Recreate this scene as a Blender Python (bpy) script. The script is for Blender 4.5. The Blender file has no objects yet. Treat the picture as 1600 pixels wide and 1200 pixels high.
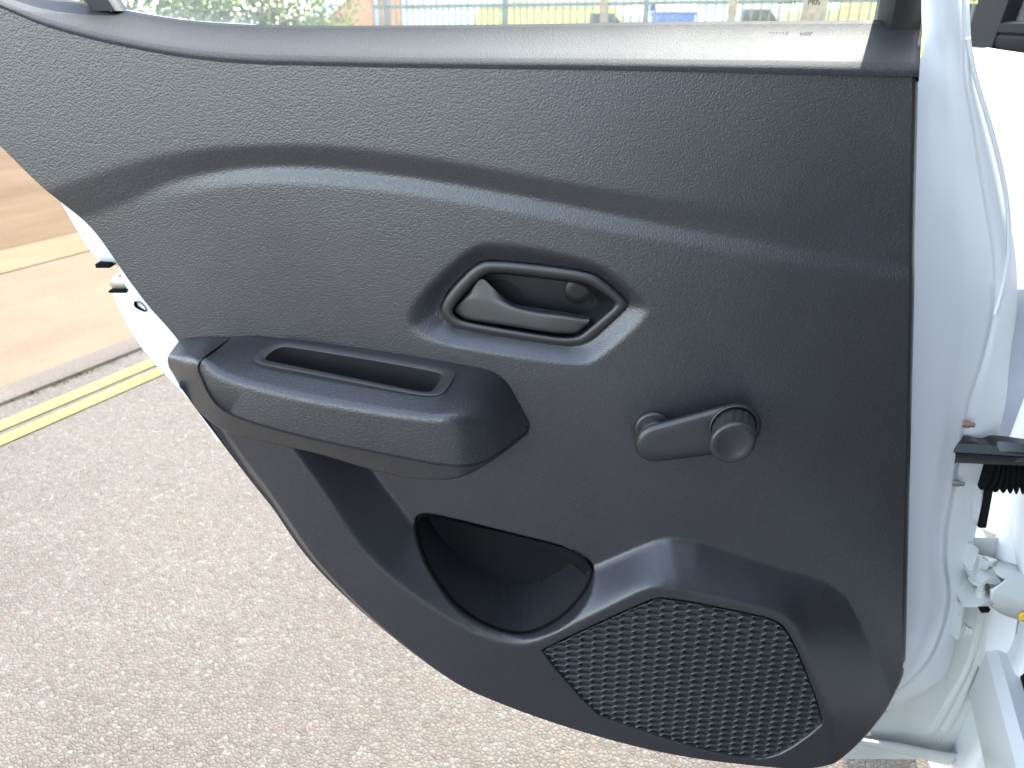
import bpy, bmesh, math, random
import numpy as np
from mathutils import Vector, Matrix, Euler
from mathutils import geometry as mgeo

random.seed(7); RNG = np.random.default_rng(7)
R = math.radians
scene = bpy.context.scene
COL = scene.collection

# ------------------------------------------------------------------ camera
ZC = 1.05                 # camera height above the road
PITCH = R(25.0)
FPX = 1204.0              # focal length in photograph pixels (1600 wide)
cam_d = bpy.data.cameras.new("camera")
cam = bpy.data.objects.new("camera", cam_d); COL.objects.link(cam)
cam.location = (0, 0, ZC); cam.rotation_euler = (R(90) - PITCH, 0, 0)
cam_d.sensor_width = 36; cam_d.lens = 36 * FPX / 1600
cam_d.clip_start = 0.02; cam_d.clip_end = 2000
cam_d.dof.use_dof = True; cam_d.dof.focus_distance = 0.72; cam_d.dof.aperture_fstop = 10.0
scene.camera = cam

# ------------------------------------------------------------------ light
SUN_EL, SUN_AZ = R(43), R(25)      # azimuth from +Y towards +X
world = bpy.data.worlds.new("World"); scene.world = world; world.use_nodes = True
wn = world.node_tree; wn.nodes.clear()
sky = wn.nodes.new("ShaderNodeTexSky"); sky.sky_type = 'NISHITA'; sky.sun_disc = False
sky.sun_elevation = SUN_EL; sky.sun_rotation = SUN_AZ
sky.air_density = 1.3; sky.dust_density = 0.8; sky.ozone_density = 1.0
bg = wn.nodes.new("ShaderNodeBackground"); bg.inputs[1].default_value = 0.15
wo = wn.nodes.new("ShaderNodeOutputWorld")
hs = wn.nodes.new("ShaderNodeHueSaturation"); hs.inputs["Saturation"].default_value = .62      # thin even veil of high haze
wn.links.new(sky.outputs[0], hs.inputs["Color"]); wn.links.new(hs.outputs[0], bg.inputs[0]); wn.links.new(bg.outputs[0], wo.inputs[0])
sun_d = bpy.data.lights.new("sun", 'SUN'); sun_d.energy = 2.0; sun_d.angle = R(0.53); sun_d.color = (1.0, 0.94, 0.86)
sun = bpy.data.objects.new("sun", sun_d); COL.objects.link(sun)
sdir = Vector((math.cos(SUN_EL) * math.sin(SUN_AZ), math.cos(SUN_EL) * math.cos(SUN_AZ), math.sin(SUN_EL)))
sun.rotation_euler = sdir.to_track_quat('Z', 'Y').to_euler(); sun.location = sdir * 20
vs = scene.view_settings
vs.view_transform = 'Standard'; vs.look = 'None'; vs.gamma = 1.0; vs.use_curve_mapping = False
vs.exposure = 3.05
scene.cycles.max_bounces = 6; scene.cycles.use_denoising = True

# ------------------------------------------------------------------ projection helpers
D = 0.66                  # distance of the trim panel's reference plane (y = D)
CP, SP = math.cos(PITCH), math.sin(PITCH)
def ray(px, py):
    a = (px - 800) / FPX; b = (600 - py) / FPX
    return Vector((a, CP + b * SP, -SP + b * CP))
CAMV = Vector((0, 0, ZC))
def P(px, py, h=0.0):     # point on the plane y = D-h
    d = ray(px, py); t = (D - h) / d.y
    return CAMV + d * t
def PZ(px, py, z=0.0):    # point at height z
    d = ray(px, py); t = (z - ZC) / d.z
    return CAMV + d * t
def PPL(px, py, o, n):    # point on a plane
    d = ray(px, py); t = (o - CAMV).dot(n) / d.dot(n)
    return CAMV + d * t
def UV(px, py, h=0.0):
    p = P(px, py, h); return (p.x, p.z)

# ------------------------------------------------------------------ mesh helpers
def mesh_obj(name, verts, faces, mat, parent=None, smooth=True, auto=None):
    me = bpy.data.meshes.new(name)
    me.from_pydata([tuple(v) for v in verts], [], faces)
    me.validate()
    o = bpy.data.objects.new(name, me); COL.objects.link(o)
    if mat: me.materials.append(mat)
    if smooth: me.polygons.foreach_set("use_smooth", [True] * len(me.polygons))
    if auto is not None: sharp_by_angle(me, auto)
    if parent: o.parent = parent
    me.update()
    return o
def sharp_by_angle(me, deg):
    bm = bmesh.new(); bm.from_mesh(me)
    for e in bm.edges:
        if len(e.link_faces) == 2 and e.calc_face_angle(0) > R(deg): e.smooth = False
    bm.to_mesh(me); bm.free()
def recalc(o):
    bm = bmesh.new(); bm.from_mesh(o.data)
    bmesh.ops.recalc_face_normals(bm, faces=bm.faces[:]); bm.to_mesh(o.data); bm.free()
def bm_obj(name, bm, mat, parent=None, smooth=True, auto=35):
    me = bpy.data.meshes.new(name)
    bmesh.ops.recalc_face_normals(bm, faces=bm.faces[:])
    bm.to_mesh(me); bm.free()
    o = bpy.data.objects.new(name, me); COL.objects.link(o)
    me.materials.append(mat)
    if smooth:
        me.polygons.foreach_set("use_smooth", [True] * len(me.polygons))
        if auto is not None: sharp_by_angle(me, auto)
    if parent: o.parent = parent
    return o
def empty(name, loc=(0, 0, 0)):
    o = bpy.data.objects.new(name, None); COL.objects.link(o); o.location = loc; o.empty_display_size = .05
    return o
def tag(o, label=None, cat=None, group=None, kind=None):
    if label: o["label"] = label
    if cat: o["category"] = cat
    if group: o["group"] = group
    if kind: o["kind"] = kind
    return o
def catmull(pts, n, closed=False):
    """n samples, evenly spaced by arc length, through pts (any dimension)"""
    P_ = [np.array(p, float) for p in pts]; m = len(P_); out = []
    segs = m if closed else m - 1
    for i in range(segs):
        p1, p2 = P_[i], P_[(i + 1) % m]
        p0 = P_[(i - 1) % m] if (closed or i > 0) else 2 * p1 - p2
        p3 = P_[(i + 2) % m] if (closed or i + 2 < m) else 2 * p2 - p1
        t1 = max(np.linalg.norm(p1 - p0), 1e-9) ** .5; t2 = t1 + max(np.linalg.norm(p2 - p1), 1e-9) ** .5; t3 = t2 + max(np.linalg.norm(p3 - p2), 1e-9) ** .5
        for t in np.linspace(t1, t2, 24, endpoint=False):
            A1 = (t1 - t) / t1 * p0 + t / t1 * p1
            A2 = (t2 - t) / (t2 - t1) * p1 + (t - t1) / (t2 - t1) * p2
            A3 = (t3 - t) / (t3 - t2) * p2 + (t - t2) / (t3 - t2) * p3
            B1 = (t2 - t) / t2 * A1 + t / t2 * A2
            B2 = (t3 - t) / (t3 - t1) * A2 + (t - t1) / (t3 - t1) * A3
            out.append((t2 - t) / (t2 - t1) * B1 + (t - t1) / (t2 - t1) * B2)
    out.append(P_[0] if closed else P_[-1])
    return resample(out, n, closed)
def resample(pts, n, closed=False):
    A = np.array([tuple(p) for p in pts], float)
    s = np.r_[0, np.cumsum(np.linalg.norm(np.diff(A, axis=0), axis=1))]
    q = np.linspace(0, s[-1], n, endpoint=not closed)
    return np.stack([np.interp(q, s, A[:, k]) for k in range(A.shape[1])], 1)
def chaikin(pts, it=2, closed=True):
    A = [np.array(tuple(p), float) for p in pts]
    for _ in range(it):
        B = []; m = len(A)
        rng = range(m) if closed else range(m - 1)
        if not closed: B.append(A[0])
        for i in rng:
            p, q = A[i], A[(i + 1) % m]
            B += [p * .75 + q * .25, p * .25 + q * .75]
        if not closed: B.append(A[-1])
        A = B
    return A
def fillet(pts, radii, n=6):
    """3-D polyline with rounded corners; the number of points out is constant"""
    out = [np.array(tuple(pts[0]))]
    for i in range(1, len(pts) - 1):
        p0, p, p2 = (np.array(tuple(q), float) for q in pts[i - 1:i + 2])
        a = p0 - p; b = p2 - p; la = np.linalg.norm(a); lb = np.linalg.norm(b)
        r = min(radii[i], .48 * la, .48 * lb)
        q0 = p + a / max(la, 1e-9) * r; q2 = p + b / max(lb, 1e-9) * r
        for t in np.linspace(0, 1, n):
            out.append((1 - t) ** 2 * q0 + 2 * t * (1 - t) * p + t * t * q2)
    out.append(np.array(tuple(pts[-1])))
    return out
def grid_faces(nr, nc, closed_c=False, off=0):
    f = []
    for i in range(nr - 1):
        for j in range(nc if closed_c else nc - 1):
            j2 = (j + 1) % nc
            f.append((off + i * nc + j, off + i * nc + j2, off + (i + 1) * nc + j2, off + (i + 1) * nc + j))
    return f
def loft(name, rows, mat, parent=None, closed=False, cap0=False, cap1=False, auto=None, smooth=True):
    nr, nc = len(rows), len(rows[0])
    v = [tuple(p) for r in rows for p in r]
    f = grid_faces(nr, nc, closed)
    if cap0: f.append(tuple(range(nc))[::-1])
    if cap1: f.append(tuple((nr - 1) * nc + j for j in range(nc)))
    o = mesh_obj(name, v, f, mat, parent, smooth=smooth)
    recalc(o)
    if auto is not None: sharp_by_angle(o.data, auto)
    return o
def box_bm(bm, c, s, rz=0.0, bevel=0.0, seg=2):
    r = bmesh.ops.create_cube(bm, size=1.0, matrix=Matrix.Translation(c) @ Matrix.Rotation(rz, 4, 'Z') @ Matrix.Diagonal((s[0], s[1], s[2], 1)))
    if bevel > 0:
        es = list({e for v in r['verts'] for e in v.link_edges})
        bmesh.ops.bevel(bm, geom=es, offset=bevel, segments=seg, affect='EDGES', profile=.6)
def tube_rows(path, rad, n=16):
    rows = []; path = [Vector(tuple(p)) for p in path]
    for i, p in enumerate(path):
        d = (path[min(i + 1, len(path) - 1)] - path[max(i - 1, 0)]).normalized()
        u = d.cross(Vector((0.13, 0.2, 1))).normalized(); w = d.cross(u)
        r = rad[i] if hasattr(rad, '__len__') else rad
        rows.append([p + (u * math.cos(2 * math.pi * k / n) + w * math.sin(2 * math.pi * k / n)) * r for k in range(n)])
    return rows
def tube(name, path, rad, mat, parent=None, n=16):
    return loft(name, tube_rows(path, rad, n), mat, parent, closed=True, cap0=True, cap1=True, auto=40)

# ------------------------------------------------------------------ materials
def new_mat(name):
    m = bpy.data.materials.new(name); m.use_nodes = True
    nt = m.node_tree; return m, nt, nt.nodes, nt.links, nt.nodes["Principled BSDF"]
def coords(N, L, scale=(1, 1, 1), rot=(0, 0, 0)):
    tc = N.new("ShaderNodeTexCoord"); mp = N.new("ShaderNodeMapping")
    mp.inputs["Scale"].default_value = scale; mp.inputs["Rotation"].default_value = rot
    L.new(tc.outputs["Object"], mp.inputs["Vector"]); return mp.outputs[0]
def ramp(N, L, src, stops):
    r = N.new("ShaderNodeValToRGB"); el = r.color_ramp.elements
    while len(el) < len(stops): el.new(.5)
    for e, (p, c) in zip(el, stops):
        e.position = p; e.color = c if len(c) == 4 else (*c, 1)
    L.new(src, r.inputs[0]); return r.outputs[0]
def noise(N, L, vec, scale, detail=3, rough=.5):
    n = N.new("ShaderNodeTexNoise"); n.inputs["Scale"].default_value = scale
    n.inputs["Detail"].default_value = detail; n.inputs["Roughness"].default_value = rough
    L.new(vec, n.inputs["Vector"]); return n.outputs["Fac"]
def bump(N, L, h, strength, dist, prev=None):
    b = N.new("ShaderNodeBump"); b.inputs["Strength"].default_value = strength; b.inputs["Distance"].default_value = dist
    L.new(h, b.inputs["Height"])
    if prev: L.new(prev, b.inputs["Normal"])
    return b.outputs[0]
def grain_mat(name, col, rough, cell=0.0015, depth=0.00021, strength=1.0, spec=.8):
    m, nt, N, L, B = new_mat(name)
    v = coords(N, L)
    # the cells are pulled about by noise so they wrinkle like moulded hide
    nz = N.new("ShaderNodeTexNoise"); nz.inputs["Scale"].default_value = 1 / (cell * 2.2); nz.inputs["Detail"].default_value = 2
    L.new(v, nz.inputs["Vector"])
    sc = N.new("ShaderNodeVectorMath"); sc.operation = 'SCALE'; sc.inputs[3].default_value = cell * 1.1
    L.new(nz.outputs["Color"], sc.inputs[0])
    ad = N.new("ShaderNodeVectorMath"); L.new(v, ad.inputs[0]); L.new(sc.outputs[0], ad.inputs[1])
    vo = N.new("ShaderNodeTexVoronoi"); vo.feature = 'F1'; vo.inputs["Scale"].default_value = 1 / cell
    vo.inputs["Randomness"].default_value = .9
    L.new(ad.outputs[0], vo.inputs["Vector"])
    inv = N.new("ShaderNodeMath"); inv.operation = 'SUBTRACT'; inv.inputs[0].default_value = 1.0; L.new(vo.outputs["Distance"], inv.inputs[1])
    n1 = bump(N, L, inv.outputs[0], strength, depth)
    L.new(n1, B.inputs["Normal"]); B.inputs["Specular IOR Level"].default_value = spec
    # faint dust and handling marks
    d1 = noise(N, L, v, 9, 5, .62); d2 = noise(N, L, v, 420, 2, .6)
    c1 = ramp(N, L, d1, [(.30, [c * .93 for c in col]), (.72, [min(1, c * 1.10) for c in col])])
    sp = ramp(N, L, d2, [(.74, (0, 0, 0)), (.86, (.022, .022, .022))])
    mx = N.new("ShaderNodeMix"); mx.data_type = 'RGBA'; mx.blend_type = 'ADD'; mx.inputs[0].default_value = 1
    L.new(c1, mx.inputs[6]); L.new(sp, mx.inputs[7])
    cr = ramp(N, L, vo.outputs["Distance"], [(.42, (0.90, 0.90, 0.90)), (.80, (1.55, 1.53, 1.50))])     # paler creases keep the grain's relief readable in the colour
    m2 = N.new("ShaderNodeMix"); m2.data_type = 'RGBA'; m2.blend_type = 'MULTIPLY'; m2.inputs[0].default_value = 1
    L.new(mx.outputs[2], m2.inputs[6]); L.new(cr, m2.inputs[7]); L.new(m2.outputs[2], B.inputs["Base Color"])
    rr = N.new("ShaderNodeMapRange"); rr.inputs["To Min"].default_value = rough - .05; rr.inputs["To Max"].default_value = rough + .07
    L.new(d1, rr.inputs[0]); L.new(rr.outputs[0], B.inputs["Roughness"])
    return m
def plain_mat(name, col, rough, metallic=0, var=.06, spec=.5, coat=0, bscale=0, bdist=0):
    m, nt, N, L, B = new_mat(name)
    v = coords(N, L); d = noise(N, L, v, 14, 4, .6)
    c = ramp(N, L, d, [(.3, [x * (1 - var) for x in col]), (.7, [min(1, x * (1 + var)) for x in col])])
    L.new(c, B.inputs["Base Color"]); B.inputs["Roughness"].default_value = rough; B.inputs["Metallic"].default_value = metallic
    B.inputs["Specular IOR Level"].default_value = spec; B.inputs["Coat Weight"].default_value = coat; B.inputs["Coat Roughness"].default_value = .06
    if bscale:
        L.new(bump(N, L, noise(N, L, v, bscale, 3, .6), 1, bdist), B.inputs["Normal"])
    return m
PL = (0.0205, 0.0198, 0.0232)
M_grain = grain_mat("grained_plastic", PL, .36, spec=.88)
M_grain_low = grain_mat("fine_grained_plastic", (0.0195, 0.0190, 0.0220), .37, cell=.0013, depth=.00009)
M_arm = grain_mat("soft_grained_plastic", (0.0180, 0.0175, 0.0200), .40, cell=.0017, depth=.00022)
M_smooth = plain_mat("satin_plastic", (0.022, 0.0205, 0.020), .42, spec=.65, bscale=900, bdist=.00006)
M_smooth2 = plain_mat("satin_crank_plastic", (0.022, 0.021, 0.021), .40, spec=.7, bscale=900, bdist=.00005)
M_grille = plain_mat("grille_plastic", (0.030, 0.0295, 0.032), .48, spec=.6)
M_dark = plain_mat("shaded_cavity_plastic", (0.008, 0.008, 0.009), .5, spec=.22)  # shade inside the pocket and gaps given as a near-black colour
M_rubber = plain_mat("black_rubber", (0.008, 0.008, 0.009), .9, spec=.06)
M_post = plain_mat("dark_window_frame", (0.011, 0.0105, 0.0105), .5, spec=.3)
M_black = plain_mat("gloss_black_steel", (0.012, 0.012, 0.014), .3, bscale=400, bdist=.0002)
M_steel = plain_mat("bare_steel", (0.45, 0.44, 0.42), .38, metallic=1, var=.2)
M_rust = plain_mat("rusty_steel", (0.28, 0.20, 0.15), .5, metallic=.7, var=.4)

def paint_mat(name, col, dirt=0.0):
    m, nt, N, L, B = new_mat(name)
    v = coords(N, L)
    d = noise(N, L, v, 3.5, 5, .65); s = noise(N, L, v, 210, 2, .5); s2 = noise(N, L, v, 30, 3, .6)
    c = ramp(N, L, d, [(.35, [x * (1 - .10 * dirt) for x in col]), (.7, col)])
    mul = N.new("ShaderNodeMath"); mul.operation = 'MULTIPLY'; L.new(s, mul.inputs[0]); L.new(s2, mul.inputs[1])
    k = ramp(N, L, mul.outputs[0], [(.40, (0, 0, 0)), (.46, (dirt, dirt, dirt))])
    mx = N.new("ShaderNodeMix"); mx.data_type = 'RGBA'; L.new(k, mx.inputs[0]); L.new(c, mx.inputs[6]); mx.inputs[7].default_value = (.12, .10, .08, 1)
    L.new(mx.outputs[2], B.inputs["Base Color"])
    B.inputs["Roughness"].default_value = .4; B.inputs["Specular IOR Level"].default_value = .35; B.inputs["Coat Weight"].default_value = .35; B.inputs["Coat Roughness"].default_value = .04
    return m
M_paint = paint_mat("white_car_paint", (0.60, 0.61, 0.62), .0)
M_paint_in = paint_mat("white_jamb_paint", (0.50, 0.515, 0.49), .5)

def glass_mat():
    m, nt, N, L, B = new_mat("window_glass")
    N.remove(B)
    out = [n for n in N if n.type == 'OUTPUT_MATERIAL'][0]
    tr = N.new("ShaderNodeBsdfTransparent"); tr.inputs[0].default_value = (.92, .945, .945, 1)
    gl = N.new("ShaderNodeBsdfGlossy"); gl.inputs["Roughness"].default_value = .02
    lw = N.new("ShaderNodeLayerWeight"); lw.inputs[0].default_value = .5
    pw = N.new("ShaderNodeMath"); pw.operation = 'POWER'; pw.inputs[1].default_value = 5; L.new(lw.outputs["Facing"], pw.inputs[0])
    fr = N.new("ShaderNodeMath"); fr.operation = 'MULTIPLY_ADD'; fr.inputs[1].default_value = .94; fr.inputs[2].default_value = .04; L.new(pw.outputs[0], fr.inputs[0])
    mx = N.new("ShaderNodeMixShader"); L.new(fr.outputs[0], mx.inputs[0]); L.new(tr.outputs[0], mx.inputs[1]); L.new(gl.outputs[0], mx.inputs[2])
    # thin film of dust on the pane
    df = N.new("ShaderNodeBsdfDiffuse"); df.inputs[0].default_value = (.75, .74, .70, 1)
    v = coords(N, L); k = ramp(N, L, noise(N, L, v, 160, 3, .7), [(.40, (.07, .07, .07)), (.75, (.16, .16, .16))])
    mx2 = N.new("ShaderNodeMixShader"); L.new(k, mx2.inputs[0]); L.new(mx.outputs[0], mx2.inputs[1]); L.new(df.outputs[0], mx2.inputs[2])
    L.new(mx2.outputs[0], out.inputs[0]); return m
M_glass = glass_mat()

# ------------------------------------------------------------------ ground
RDIR = Vector((math.sin(R(27.6)), math.cos(R(27.6)), 0)); RN = Vector((-RDIR.y, RDIR.x, 0))   # along the road / away to the left
K0 = PZ(0, 617, .0)                       # kerb line passes here
def gpt(along, away, z): 
    p = Vector((K0.x, K0.y, 0)) + RDIR * along + RN * away; p.z = z; return p
def road_mat():
    m, nt, N, L, B = new_mat("stone_chip_asphalt")
    v = coords(N, L)
    nz = N.new("ShaderNodeTexNoise"); nz.inputs["Scale"].default_value = 90; L.new(v, nz.inputs["Vector"])
    sc = N.new("ShaderNodeVectorMath"); sc.operation = 'SCALE'; sc.inputs[3].default_value = .006; L.new(nz.outputs["Color"], sc.inputs[0])
    ad = N.new("ShaderNodeVectorMath"); L.new(v, ad.inputs[0]); L.new(sc.outputs[0], ad.inputs[1])
    vo = N.new("ShaderNodeTexVoronoi"); vo.inputs["Scale"].default_value = 130; L.new(ad.outputs[0], vo.inputs["Vector"])
    ve = N.new("ShaderNodeTexVoronoi"); ve.feature = 'DISTANCE_TO_EDGE'; ve.inputs["Scale"].default_value = 130; L.new(ad.outputs[0], ve.inputs["Vector"])
    hsv = N.new("ShaderNodeSeparateColor"); L.new(vo.outputs["Color"], hsv.inputs[0])
    stone = ramp(N, L, hsv.outputs[0], [(0, (0.0931, 0.0817, 0.06864)), (.22, (0.1102, 0.09785, 0.0836)), (.45, (0.1178, 0.1045, 0.08888)), (.62, (0.1254, 0.1026, 0.08536)), (.8, (0.1178, 0.1083, 0.09416)), (.93, (0.133, 0.1225, 0.1056)), (1, (0.1539, 0.1444, 0.1258))])
    edge = ramp(N, L, ve.outputs["Distance"], [(.0, (.80, .78, .77)), (.12, (1, 1, 1))])
    mu = N.new("ShaderNodeMix"); mu.data_type = 'RGBA'; mu.blend_type = 'MULTIPLY'; mu.inputs[0].default_value = 1; L.new(stone, mu.inputs[6]); L.new(edge, mu.inputs[7])
    big = ramp(N, L, noise(N, L, v, 1.7, 6, .65), [(.3, (.86, .84, .84)), (.55, (1, 1, 1)), (.75, (1.0, .96, .90))])
    mu2 = N.new("ShaderNodeMix"); mu2.data_type = 'RGBA'; mu2.blend_type = 'MULTIPLY'; mu2.inputs[0].default_value = 1; L.new(mu.outputs[2], mu2.inputs[6]); L.new(big, mu2.inputs[7])
    L.new(mu2.outputs[2], B.inputs["Base Color"]); B.inputs["Roughness"].default_value = .8; B.inputs["Specular IOR Level"].default_value = .08
    h = N.new("ShaderNodeMath"); h.operation = 'MINIMUM'; h.inputs[1].default_value = .25; L.new(ve.outputs["Distance"], h.inputs[0])
    hh = N.new("ShaderNodeMath"); hh.operation = 'MULTIPLY_ADD'; hh.inputs[1].default_value = .25; L.new(hsv.outputs[1], hh.inputs[0]); L.new(h.outputs[0], hh.inputs[2])
    L.new(bump(N, L, hh.outputs[0], .8, .006), B.inputs["Normal"]); return m
def pave_mat(name, cols, scale=60, streak=True):
    m, nt, N, L, B = new_mat(name)
    v = coords(N, L); vs_ = coords(N, L, (1, 1, 1), (0, 0, R(27.6)))
    a = noise(N, L, v, scale * 3, 4, .7); b = noise(N, L, v, 1.1, 6, .62)
    st = N.new("ShaderNodeMapping"); st.inputs["Scale"].default_value = (6, .35, 1); L.new(vs_, st.inputs[0])
    s = noise(N, L, st.outputs[0], 1.2, 5, .6)
    ab = N.new("ShaderNodeMath"); ab.operation = 'MULTIPLY_ADD'; ab.inputs[1].default_value = .45; L.new(s, ab.inputs[0]); L.new(b, ab.inputs[2])
    c = ramp(N, L, ab.outputs[0], [(.45, cols[0]), (.72, cols[1]), (.95, cols[2])])
    g = ramp(N, L, a, [(.3, (.72, .72, .72)), (.7, (1.12, 1.1, 1.08))])
    mu = N.new("ShaderNodeMix"); mu.data_type = 'RGBA'; mu.blend_type = 'MULTIPLY'; mu.inputs[0].default_value = 1; L.new(c, mu.inputs[6]); L.new(g, mu.inputs[7])
    L.new(mu.outputs[2], B.inputs["Base Color"]); B.inputs["Roughness"].default_value = .9; B.inputs["Specular IOR Level"].default_value = 0
    L.new(bump(N, L, a, .7, .004), B.inputs["Normal"]); return m
M_road = road_mat()
M_pave = pave_mat("pale_pavement", [(.138, .107, .075), (.162, .127, .090), (.182, .145, .105)])
M_fore = pave_mat("brown_forecourt", [(.100, .071, .046), (.126, .090, .059), (.144, .105, .070)])
M_sand = pave_mat("sandy_verge", [(.150, .116, .074), (.174, .136, .086), (.192, .152, .098)])
M_kerb = pave_mat("kerb_concrete", [(.105, .092, .078), (.138, .121, .104), (.160, .142, .122)])

def quad_strip(name, a0, a1, w0, w1, z, mat, nseg=1):
    v = []; f = []
    for i in range(nseg + 1):
        a = a0 + (a1 - a0) * i / nseg
        v += [gpt(a, w0, z), gpt(a, w1, z)]
        if i: f.append((2 * i - 2, 2 * i, 2 * i + 1, 2 * i - 1))
    return mesh_obj(name, v, f, mat, smooth=False)
g = mesh_obj("road", [(-600, -600, 0), (600, -600, 0), (600, 600, 0), (-600, 600, 0)], [(0, 1, 2, 3)], M_road, smooth=False)
tag(g, "pale stone chip asphalt road beside the kerb", kind="structure")
KW, KH = .080, .020
# kerb: stones laid end to end, front top edge worn round
kerb = empty("kerb", gpt(0, 0, 0)); tag(kerb, "low worn concrete kerb between road and pavement", kind="structure")
a = -1.02
for i in range(12):
    Ls = .92
    rows = []
    for t in (a + .004, a + Ls * .33, a + Ls * .66, a + Ls - .004):
        j = RNG.normal(0, .002)
        rows.append([gpt(t, -KW, -.03) - kerb.location, gpt(t, -KW + j, KH * .55) - kerb.location, gpt(t, -KW + .012, KH * .92) - kerb.location, gpt(t, -KW + .03, KH) - kerb.location, gpt(t, 0, KH + .003) - kerb.location, gpt(t, 0, -.03) - kerb.location])
    loft("kerbstone", rows, M_kerb, kerb, closed=True, cap0=True, cap1=True, auto=45)
    a += Ls
g = quad_strip("pavement", -40, 60, .002, 1.22, .0215, M_pave); tag(g, "sunlit sandy pavement behind the kerb", kind="structure")
g = quad_strip("verge", -40, 60, 1.20, 1.60, .0255, M_sand); tag(g, "yellow sandy strip along the pavement edge", kind="structure")
fo = mesh_obj("forecourt", [gpt(-40, 1.59, .0255), gpt(60, 1.59, .0255), gpt(60, 1.60, .031), gpt(-40, 1.60, .031), gpt(60, 40, .05), gpt(-40, 40, .05)], [(0, 1, 2, 3), (3, 2, 4, 5)], M_fore, smooth=False)
tag(fo, "brown tarmac forecourt beyond the pavement", kind="structure")
def line_mat():
    m, nt, N, L, B = new_mat("worn_yellow_paint")
    v = coords(N, L); a = noise(N, L, v, 120, 4, .7); b = noise(N, L, v, 5, 5, .6)
    c = ramp(N, L, b, [(.3, (.215, .172, .058)), (.7, (.245, .202, .076))])
    k = ramp(N, L, a, [(.62, (0, 0, 0)), (.74, (1, 1, 1))])
    mx = N.new("ShaderNodeMix"); mx.data_type = 'RGBA'; L.new(k, mx.inputs[0]); L.new(c, mx.inputs[6]); mx.inputs[7].default_value = (.16, .13, .07, 1)
    L.new(mx.outputs[2], B.inputs["Base Color"]); B.inputs["Roughness"].default_value = .8; B.inputs["Specular IOR Level"].default_value = .05
    L.new(bump(N, L, a, .5, .003), B.inputs["Normal"]); return m
M_line = line_mat()
def away(p): return (Vector((p.x, p.y, 0)) - Vector((K0.x, K0.y, 0))).dot(RN)
for py0, py1, lab in ((660.5, 675.5, "yellow road line nearest the kerb"), (683.5, 698.5, "yellow road line farther from the kerb")):
    w0, w1 = away(PZ(0, py1)), away(PZ(0, py0))
    g = quad_strip("yellow_line", -8, 30, w0, w1, .004, M_line, 60)
    for vtx in g.data.vertices:
        vtx.co.x += RNG.normal(0, .0015); vtx.co.y += RNG.normal(0, .0015)
    tag(g, lab, kind="structure")
# weeds in the kerb foot
def weed_mat(name, c0, c1):
    m, nt, N, L, B = new_mat(name)
    oi = N.new("ShaderNodeNewGeometry")
    c = ramp(N, L, oi.outputs["Random Per Island"], [(0, c0), (1, c1)])
    L.new(c, B.inputs["Base Color"]); B.inputs["Roughness"].default_value = .6
    out = [n for n in N if n.type == 'OUTPUT_MATERIAL'][0]
    tl = N.new("ShaderNodeBsdfTranslucent"); L.new(c, tl.inputs[0]); ms = N.new("ShaderNodeMixShader"); ms.inputs[0].default_value = .5
    L.new(B.outputs[0], ms.inputs[1]); L.new(tl.outputs[0], ms.inputs[2]); L.new(ms.outputs[0], out.inputs[0])
    return m
M_weed = weed_mat("weed_leaf", (.035, .04, .012), (.09, .08, .03))
v = []; f = []
for cl, sp, n in ((.16, .10, 26), (1.22, .10, 22), (.5, .5, 20), (2.3, .4, 20)):
    for k in range(n):
        p = gpt(cl + RNG.normal(0, sp), -KW - abs(RNG.normal(0, .010)), .001); d = Vector((RNG.normal(), RNG.normal(), abs(RNG.normal()) + .5)).normalized() * (.006 + .012 * RNG.random())
        s = d.cross(Vector((RNG.normal(), RNG.normal(), RNG.normal()))).normalized() * .003
        b = len(v); v += [p - s, p + s, p + d * .6 + s, p + d, p + d * .6 - s]; f.append((b, b + 1, b + 2, b + 3, b + 4))
g = mesh_obj("weeds", v, f, M_weed, smooth=False); tag(g, "small dry weeds growing along the foot of the kerb", "weeds", kind="stuff")

# ------------------------------------------------------------------ the door
door = empty("car_door", (0.0, D, .25))
tag(door, "open rear car door with dark grey plastic trim and white painted edge", "car door")
INV = Vector((0, D, .25))
def to_door(o):           # keep world placement when parenting
    o.parent = door; o.matrix_parent_inverse = Matrix.Translation(-INV); return o
def part(o, par=None):
    if par is None: return to_door(o)
    o.parent = par; return o

# ---- height map of the trim panel
DU = .00125
u0, u1, v0, v1 = -.56, .50, ZC - .80, ZC + .06
NU, NV = int((u1 - u0) / DU), int((v1 - v0) / DU)
GU, GV = np.meshgrid(u0 + np.arange(NU) * DU, v0 + np.arange(NV) * DU)   # [v,u]
def seg_dist(poly, closed=True):
    pts = np.array(poly, float); m = len(pts); d = np.full(GU.shape, 1e9); 
    for i in range(m if closed else m - 1):
        a, b = pts[i], pts[(i + 1) % m]; ab = b - a; l2 = max(ab @ ab, 1e-12)
        t = np.clip(((GU - a[0]) * ab[0] + (GV - a[1]) * ab[1]) / l2, 0, 1)
        d = np.minimum(d, (GU - a[0] - t * ab[0]) ** 2 + (GV - a[1] - t * ab[1]) ** 2)
    return np.sqrt(d)
def inside(poly):
    pts = np.array(poly, float); m = len(pts); c = np.zeros(GU.shape, bool)
    for i in range(m):
        (xa, ya), (xb, yb) = pts[i], pts[(i + 1) % m]
        if ya == yb: continue
        k = ((ya > GV) != (yb > GV)) & (GU < (xb - xa) * (GV - ya) / (yb - ya) + xa)
        c ^= k
    return c
def sdf(poly): 
    d = seg_dist(poly); return np.where(inside(poly), -d, d)
def sm(t): t = np.clip(t, 0, 1); return t * t * (3 - 2 * t)
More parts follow.
